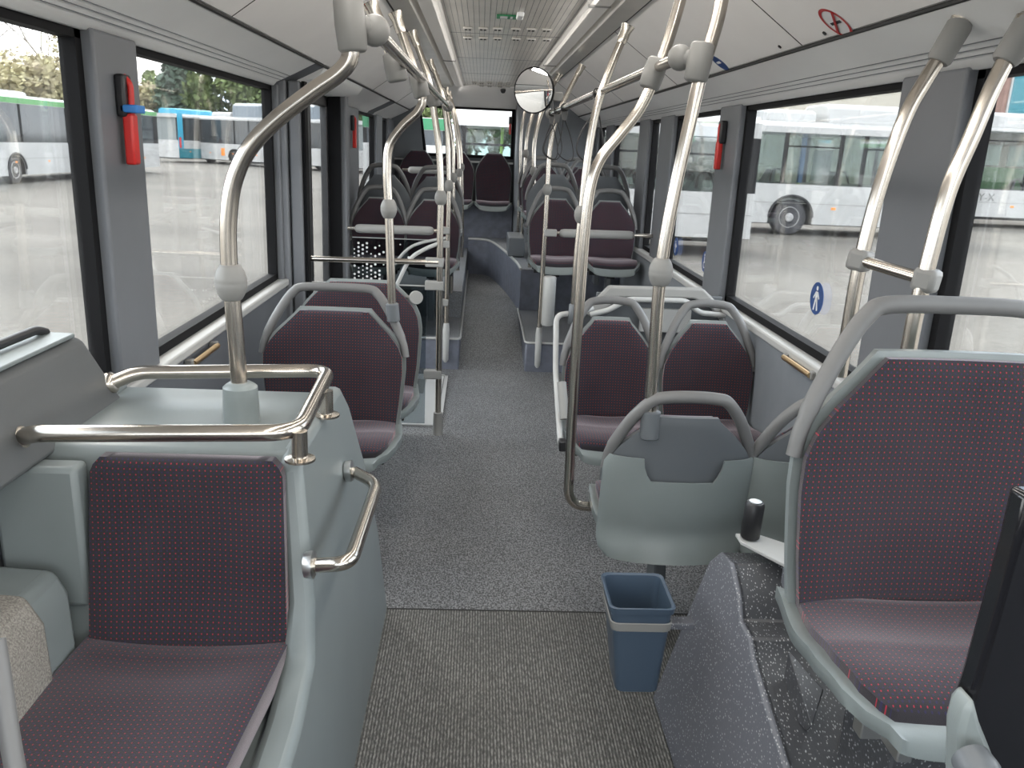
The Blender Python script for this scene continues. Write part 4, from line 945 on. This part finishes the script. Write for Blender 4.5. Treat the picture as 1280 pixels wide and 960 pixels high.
flat([[c+Y*a_+D_*b2 for a_, b2 in ((-.025, -.012), (.025, -.012), (.025, .0), (-.025, .0))]], .003, pnr).build('pictogram', 'signwhite', t, smooth=0)
for (u, v) in ((975, 58), (1031, 41)):
    c = onpanel(u, v); tag(MB().lathe(c, [(.004, -.002), (.007, 0), (.007, .004)], pnr, 12).build('panel_clip', 'black'), 'tiny black fixing clip in the sloping right ceiling panel', 'clip', 'panel fixing clips')
# ceiling vents, exit label, hatch
vt = None; gv = 'small slotted air vents in the ceiling'
for us, vs_, nm in (((585, 604, 622, 645, 664, 683), (36, 48), 'small slotted air vent in the near group on the ceiling'), ((593, 602, 612, 625, 635), (104, 108), 'tiny slotted air vent in the far group on the ceiling')):
    for v in vs_:
        for u in us:
            c = U(u, v+(u-630)*.02, z=CZ-.004)
            if vt is None:
                vt = thing('air_vent', c, nm, 'vent', gv); vt.location = (0, 0, 0)
                MB().box(-.028, .028, -.036, .036, -.008, .004).build('frame', 'vent', vt, bevel=.006, local=True)
                for s_ in (-1, 1): MB().box(s_*.011-.007, s_*.011+.007, -.024, .024, -.0095, -.0075).build('slot', 'seam', vt, local=True)
                vt.location = c
            else: dup(vt, c, label=nm)
c = Vector(U(633, 22, z=CZ-.008)); t = thing('exit_label', c, 'green and white emergency exit label on the ceiling', 'sign')
MB().box(c.x-.05, c.x+.055, c.y-.055, c.y+.055, c.z, c.z+.006).build('plate', 'signgreen', t)
MB().box(c.x-.032, c.x+.005, c.y-.035, c.y+.03, c.z-.002, c.z+.001).build('white_field', 'signwhite', t)
MB().box(c.x+.02, c.x+.032, c.y-.035, c.y+.03, c.z-.002, c.z+.001).build('white_bar', 'signwhite', t)
c = Vector(U(650, 23, z=CZ-.02)); tag(MB().box(c.x-.018, c.x+.018, c.y-.07, c.y+.07, c.z, c.z+.025).build('ceiling_sensor', 'signwhite', bevel=.008), 'white rounded ceiling sensor box beside the green exit label', 'sensor')

# ------------------------------------------------------------------ outside
GZ = -.36
struct('ground', MB().add([(-160, -80, GZ), (160, -80, GZ), (160, 200, GZ), (-160, 200, GZ)], [(0, 1, 2, 3)]), 'asphalt', smooth=0)
def bus(label, loc, rz, L, H, wz0, wz1, wins, wheels, doors=(), stripe=None, roof=(), mat_body='buswhite', hollow=False, solid_glass='busdark', Wd=2.5, skirt=.32, group='parked buses outside', low=None, rearstuff=False, name='city_bus'):
    t = thing(name, loc, label, 'bus', group, rz)
    B = lambda mb, n_, m_, p_=None, **k_: mb.build(n_, m_, p_ or t, local=True, **k_)
    cut = []
    # lower body with wheel arches as a side profile
    pts = [(0, skirt)]
    for wx in wheels:
        pts += [(wx-.62, skirt)]+[(wx-.62*math.cos(a_), .50+.56*math.sin(a_)) for a_ in [PI*k_/10 for k_ in range(0, 11)]]+[(wx+.62, skirt)]
    pts += [(L, skirt), (L, wz0), (0, wz0)]
    mb = MB(); n_ = len(pts)
    B(MB().add([(x, 0, z) for x, z in pts]+[(x, .06, z) for x, z in pts], [tuple(range(n_)), tuple(range(2*n_-1, n_-1, -1))]+[(i, (i+1) % n_, n_+(i+1) % n_, n_+i) for i in range(n_)]), 'side_skin', mat_body, smooth=20)
    B(MB().box(0, .06, .06, Wd, skirt, wz0).box(L-.06, L, .06, Wd, skirt, wz0).box(0, L, Wd-.06, Wd, skirt, wz0), 'body', mat_body)
    B(MB().box(.05, L-.05, .7, Wd-.1, .25, .9), 'underbody', 'underbody')
    if low: B(MB().box(-.005, L+.005, -.006, .0, skirt, low[1]), 'lower_band', low[0])
    B(MB().prism([(0, wz1), (Wd, wz1), (Wd, H-.12), (Wd-.25, H), (.25, H), (0, H-.14)], 'x', -.0, L), 'roof', mat_body, smooth=60)
    if stripe: B(MB().box(-.01, L+.01, -.012, .0, stripe[1], stripe[2]), 'roof_stripe', stripe[0])
    pil = MB(); last = 0
    for a_, b2 in list(wins)+[(L, L)]:
        if a_-last > .01: pil.box(last, a_, .0, .08, wz0, wz1)
        last = b2
    pil.box(0, .08, Wd-.08, Wd, wz0, wz1).box(L-.08, L, Wd-.08, Wd, wz0, wz1)
    B(pil, 'window_posts', 'rubber')
    for a_, b2 in wins:
        g = B(MB().box(a_, b2, .02, .035, wz0, wz1), 'window', 'busglass' if hollow else solid_glass)
        if hollow and b2-a_ > 1.0: B(MB().box(a_, b2, .0, .04, wz1-.36, wz1-.32), 'vent_bar', 'rubber', g)
    if hollow:
        fw_ = MB(); last = 0
        for a_, b2 in list(wins)[::2]+[(L, L)]:
            fw_.box(a_-.08, a_, Wd-.1, Wd, wz0, wz1)
        B(fw_, 'far_posts', 'rubber'); B(MB().box(.1, L-.1, Wd-.05, Wd-.03, wz0, wz1), 'far_window', 'busglass')
        B(MB().box(.1, L-.1, .1, Wd-.1, .9, 1.0), 'floor_deck', 'int')
        rn = random.Random(3); x = .9
        while x < L-1:
            a_ = rn.random()
            if a_ < .55:
                B(MB().tube([(x, .9, 1.0), (x+.03, .9, wz1)], .03, 8), 'lime_pole', 'lime')
            sx = x+.4
            B(MB().prism([(sx, 1.0), (sx+.45, 1.0), (sx+.50, wz0+.32), (sx+.38, wz0+.36)], 'y', .25, .7), 'inner_seat', 'int')
            B(MB().tube(smoothpath([(sx+.35, .22, wz0+.05), (sx+.4, .22, wz0+.32), (sx+.6, .22, wz0+.36), (sx+.75, .22, wz0+.05)], 4), .025, 8), 'seat_loop', 'rubber')
            x += rn.uniform(1.2, 1.9)
    else: B(MB().box(.1, L-.1, .3, Wd-.1, .9, wz1), 'interior', 'int')
    for wx in wheels:
        w_ = B(MB().lathe((wx, .10, .48), [(.30, -.02), (.42, -.03), (.47, 0), (.48, .05), (.48, .25), (.3, .28)], (0, 1, 0), 32), 'wheel', 'tyre', smooth=50)
        B(MB().lathe((wx, .10, .48), [(.06, -.06), (.11, -.055), (.12, .0), (.20, .03), (.235, .01), (.27, -.035), (.285, -.025), (.285, .03)], (0, 1, 0), 32), 'hub', 'hub', w_, smooth=40)
        hs_ = MB()
        for k_ in range(8): hs_.lathe((wx+.165*math.cos(k_*PI/4), .10, .48+.165*math.sin(k_*PI/4)), [(.03, -.0), (.028, .012)], (0, 1, 0), 8)
        B(hs_, 'hub_holes', 'underbody', w_)
        B(MB().tube([(wx-.6*math.cos(a_), -.012, .50+.56*math.sin(a_)) for a_ in [PI*k_/14 for k_ in range(15)]], .035, 8), 'wheel_arch', 'underbody', smooth=60)
    for a_, b2, h_, m_ in roof:
        B(MB().prism([(.3, H-.03), (Wd-.3, H-.03), (Wd-.35, H+h_*.8), (Wd-.6, H+h_), (.6, H+h_), (.35, H+h_*.8)], 'x', a_, b2), 'roof_unit', m_, bevel=.05, smooth=50)
    for k_ in range(int(L/2.3)):
        B(MB().box(.9+k_*2.3, 1.03+k_*2.3, -.014, 0, .72, .79), 'marker_lamp', 'orange', bevel=.01)
    B(MB().box(.02, L-.02, -.006, 0, .86, .872), 'panel_seam', 'joint')
    return t
# the long white bus across the yard on the right
def wseq(x0, widths, gap=.1):
    o_ = []
    for w_ in widths: o_.append((x0, x0+w_)); x0 += w_+gap
    return o_
bx0 = 1.6; YR = 22.6
wxR = U(988, 268, y=YR)[0]-bx0
BR = bus('long white city bus standing across the yard beyond the right windows', (bx0, YR, GZ), 0, 11.0, 2.98, 1.36, 2.68,
    wseq(.25, (1.5, 1.35, .75, 1.35, .72, 1.4, .55, 1.35, 1.3)), (wxR,), hollow=True, roof=((1.0, 4.8, .24, 'buswhite'), (5.2, 7.2, .30, 'buswhite'), (7.5, 10.4, .5, 'buswhite')))
for q_ in BR.children:
    if q_.name.startswith('wheel') : pass
MB().lathe((wxR+2.75, -.03, .62), [(.05, 0), (.09, .0), (.10, .02), (.10, .06)], (0, 1, 0), 20).build('exhaust_ring', 'underbody', BR, local=True)
MB().lathe((wxR+2.2, -.0, .33), [(.055, -.05), (.055, .3)], (0, 1, 0), 16).build('exhaust_pipe', 'hub', BR, local=True)
for x in (4.4, 6.9): MB().box(x, x+.12, .3, .4, 1.4, 2.68).build('door_post', 'blue', BR, local=True)
for x in (1.2, 3.4, 5.6, 8.0): MB().box(x, x+.55, 2.2, 2.25, 1.42, 2.3).build('inner_partition', 'curtain', BR, local=True)
# second bus further right
B2R = bus('white bus with dark glass and green seat area at the far right of the yard', (15.0, 28.6, GZ), 0, 11.0, 3.35, 1.30, 3.25,
    wseq(.1, (3.4, 3.0, 3.4)), (8.5,), hollow=True, roof=((.4, 4.5, .5, 'buswhite'), (5, 9, .45, 'buswhite')), skirt=.38)
MB().prism([(1.6, 1.32), (1.7, 1.8), (2.1, 2.05), (6.5, 2.0), (6.8, 1.32)], 'y', .30, .36).build('green_panel', 'busgreen', B2R, local=True)
MB().box(1.9, 6.8, .5, .55, 2.75, 3.2).build('inner_panel', 'brick', B2R, local=True)
for x in (2.2, 3.1, 4.2): MB().box(x, x+.6, .5, .56, 2.1, 2.8).build('inner_partition', 'signwhite', B2R, local=True)
tc_ = bpy.data.curves.new('lettering', 'FONT'); tc_.body = 'Y-X'; tc_.size = .36; tc_.extrude = .004
to = bpy.data.objects.new('tmp', tc_); C.objects.link(to); dg = bpy.context.evaluated_depsgraph_get()
me = bpy.data.meshes.new_from_object(to.evaluated_get(dg)); bpy.data.objects.remove(to); me.materials.clear(); me.materials.append(M['joint'])
lt = bpy.data.objects.new('lettering', me); C.objects.link(lt); lt.parent = B2R; lt.rotation_euler = (PI/2, 0, 0); lt.location = (2.0, -.02, .92)
# left yard: white bus with a green roof edge, side facing us
def side_on(u, v, x): return U(u, v, x=x)
XB = -16.4
bus('white and green bus parked alongside beyond the left windows', (XB, 20.5, GZ), PI/2, 23.6, 3.02, 1.42, 2.72, wseq(.3, (3.6, 3.3, 3.3, 3.3, 3.3, 3.3, 2.1)), (2.9, 10.2), stripe=('busgreen', 2.74, 2.92), roof=((7, 12, .16, 'buswhite'),), skirt=.30, solid_glass='busdark')
# teal and white coaches behind it
for i, (x, y, rz_, L_) in enumerate(((-20.9, 60, math.radians(115), 11), (-23.6, 70, math.radians(115), 11), (-24.6, 79, math.radians(5), 7.2))):
    t = bus(('first teal-cornered white coach behind the white and green bus', 'second teal-cornered white coach, between its two neighbours', 'teal-roofed white coach seen head on, third of the row')[i], (x-(0 if i < 2 else 2.2), y-(0 if i < 2 else 0), GZ), rz_ if i == 2 else math.radians(60), L_ if i < 2 else 4.6, 3.25, 1.5, 3.0,
            wseq(.7 if i < 2 else .5, (2.0, 2.0, 2.0, 2.0)) if i < 2 else [(.45, 4.2)], (3.0,) if i < 2 else (), low=('busteal', .95), roof=((.3, 3.5, .35, 'buscyan'),), group='teal and white coaches in the left yard')
    MB().box(-.02, .42, -.02, .0, .95, 3.25).build('corner_band', 'buscyan', t, local=True)
    if i < 2: MB().box(L_-.5, L_+.02, -.02, .0, .95, 3.25).build('corner_band', 'buscyan', t, local=True)
    MB().box(.05, .2, -.05, -.02, 1.0, 1.7).build('tail_light', 'red', t, local=True)
# grey-roofed white bus crossing, and a red one further right
gB = bus('dark-windowed white bus with a tall grey roof unit beyond the second left window', (-19.9, 61.5, GZ), math.radians(-33), 14, 3.2, 1.4, 2.95, wseq(.2, (3.2, 1.3, 3.2, 3.3, 1.8)), (3.4, 9.6), roof=((.9, 2.8, .3, 'buswhite'), (3.0, 10.5, .9, 'busgrey')), group='buses crossing the left yard')
for x in (2.1, 7.6): MB().box(x, x+.35, -.02, 0, .6, 1.1).build('orange_mark', 'orange', gB, local=True)
rB = bus('red and white bus seen through the middle door glass', (-12.6, 57, GZ), math.radians(8), 6, 3.2, 1.4, 2.7, wseq(.2, (2.6, 2.6)), (1.9,), low=('busred', 1.35), group='buses crossing the left yard')
bus('pale bus far away seen through the left window past the door', (-12.6, 76, GZ), math.radians(4), 8, 3.0, 1.4, 2.6, wseq(.2, (2.4, 2.4, 2.4)), (2.0,), group='buses crossing the left yard')
# buses right behind the rear window
bus('large white bus close behind the rear window, dark glass below its roof', (-.63, 16.8, GZ), 0, 6, 2.78, 1.3, 2.36, [(.2, 2.0), (2.1, 4.0), (4.1, 5.8)], (), hollow=True, group='buses behind the rear window', skirt=.4)
bus('white bus with bright green roof band behind the left of the rear window', (-3.4, 24, GZ), 0, 2.3, 2.68, 1.95, 2.35, wseq(.1, (2.1,)), (), stripe=('busdkgreen', 2.36, 2.66), low=None, group='buses behind the rear window')
# buildings on the right
t = thing('yard_building', (26, 46, GZ), 'cream and pink brick building behind the right-hand buses', 'building')
MB().box(3, 24.9, 45, 52, GZ, 7.5).build('cream_wall', 'cream', t)
MB().box(24.92, 60, 45, 52, GZ, 12).build('brick_wall', 'brick', t)
MB().box(27.5, 30.5, 44.9, 45, 4.5, 9).build('window', 'busteal', t)
MB().box(27.4, 30.6, 44.92, 44.99, 4.35, 9.1).build('window_frame', 'lightgrey', t)
# trees beyond the left yard
def leafcloud(rn, blobs, n_, sz, flatten=1.0):
    mb = MB()
    for _ in range(n_):
        bc_ = rn.choice(blobs); u_ = Vector((rn.gauss(0, 1), rn.gauss(0, 1), rn.gauss(0, 1))).normalized(); rr_ = bc_[3]*rn.random()**.4
        p = Vector(bc_[:3])+Vector((u_.x*rr_, u_.y*rr_, u_.z*rr_*flatten)); a_ = Vector((rn.gauss(0, 1), rn.gauss(0, 1), rn.gauss(0, 1))).normalized(); b2 = a_.orthogonal().normalized(); s_ = sz*rn.uniform(.6, 1.4)
        mb.add([p-a_*s_-b2*s_*.6, p+a_*s_-b2*s_*.5, p+a_*s_*.8+b2*s_*.7, p-a_*s_*.6+b2*s_*.6], [(0, 1, 2, 3)])
    return mb
def tree(kind, label, loc, sc=1.0, seed=1, src=None, rz=0):
    if src is not None: return dup(src, loc, rz, label, scale=(sc, sc, sc))
    rn = random.Random(seed); t = thing('tree', loc, label, 'tree', 'trees beyond the left yard', rz); t.scale = (sc, sc, sc)
    tr = MB()
    if kind == 'bare':
        def br(p, d, l, r_, k_):
            q_ = p+d*l; tr.tube([p, p.lerp(q_, .5)+Vector((rn.uniform(-.1, .1), 0, 0))*l*.3, q_], [r_, r_*.85, r_*.6], 6)
            if k_:
                for _ in range(3): br(p.lerp(q_, rn.uniform(.55, 1)), (d+Vector((rn.uniform(-.7, .7), rn.uniform(-.7, .7), rn.uniform(0, .4)))).normalized(), l*.62, r_*.5, k_-1)
        br(Vector((0, 0, 0)), Vector((0, 0, 1)), 7, .22, 4); tr.build('trunk', 'bark', t, local=True)
        leafcloud(rn, [(rn.uniform(-2.5, 2.5), rn.uniform(-2, 2), rn.uniform(6, 12), 1.6) for _ in range(8)], 500, .12).build('sparse_leaves', 'leafy', t, local=True, smooth=0)
    elif kind == 'conifer':
        tr.tube([(0, 0, 0), (0, 0, 11)], [.25, .05], 8); tr.build('trunk', 'bark', t, local=True)
        leafcloud(rn, [(rn.uniform(-.4, .4), 0, z_, max(.4, (12-z_)*.28)) for z_ in [2+i*.5 for i in range(20)]], 2600, .28, .5).build('crown', 'leafd', t, local=True, smooth=0)
    else:
        tr.tube([(0, 0, 0), (.2, 0, 3), (0, .1, 7)], [.3, .2, .1], 8); tr.build('trunk', 'bark', t, local=True)
        leafcloud(rn, [(rn.uniform(-3.2, 3.2), rn.uniform(-2, 2), rn.uniform(2.0, 9), rn.uniform(1.2, 2.2)) for _ in range(16)], 3800, .26).build('crown', 'leafg' if kind == 'green' else 'leafy', t, local=True, smooth=0)
    return t
tg = tree('green', 'leafy green tree beyond the left yard', (-24, 95, GZ), 1.0, 1)
ty = tree('pale', 'pale yellow-green spring tree beyond the left yard', (-48, 92, GZ), 1.0, 2)
tc2 = tree('conifer', 'dark conifer beyond the left yard', (-33.5, 97, GZ), 1.15, 3)
tb = tree('bare', 'bare tall tree with thin branches beyond the left yard', (-54, 94, GZ), 1.1, 4)
rn = random.Random(9)
for i, (x, y, s_, k_) in enumerate([(-58, 93, 1.0, 'y'), (-64, 95, 1.05, 'y'), (-70, 90, 1.1, 'y'), (-76, 94, 1.1, 'y'), (-53, 96, .9, 'y'), (-43.5, 95, .85, 'y'), (-39, 97, .8, 'y'), (-82, 95, 1.2, 'y'), (-90, 95, 1.2, 'y'),
        (-29, 98, 1.1, 'g'), (-20, 96, 1.0, 'g'), (-15.5, 99, .95, 'g'), (-10.5, 97, .9, 'g'), (-36, 101, .85, 'g'), (-6, 99, .85, 'g'), (-1.5, 98, .8, 'g'), (-26.5, 103, 1.1, 'd'), (-12.5, 104, 1.0, 'd'), (-47, 99, 1.15, 'b'), (-60, 99, 1.1, 'b'), (-19, 92, .95, 'b'), (-73, 100, 1.15, 'b'), (4, 99, .8, 'g'), (9, 99, .8, 'g')]):
    src = {'y': ty, 'g': tg, 'd': tc2, 'b': tb}[k_]
    dup(src, (x, y, GZ), rn.uniform(0, 6), label=src['label'], scale=(s_, s_, s_))
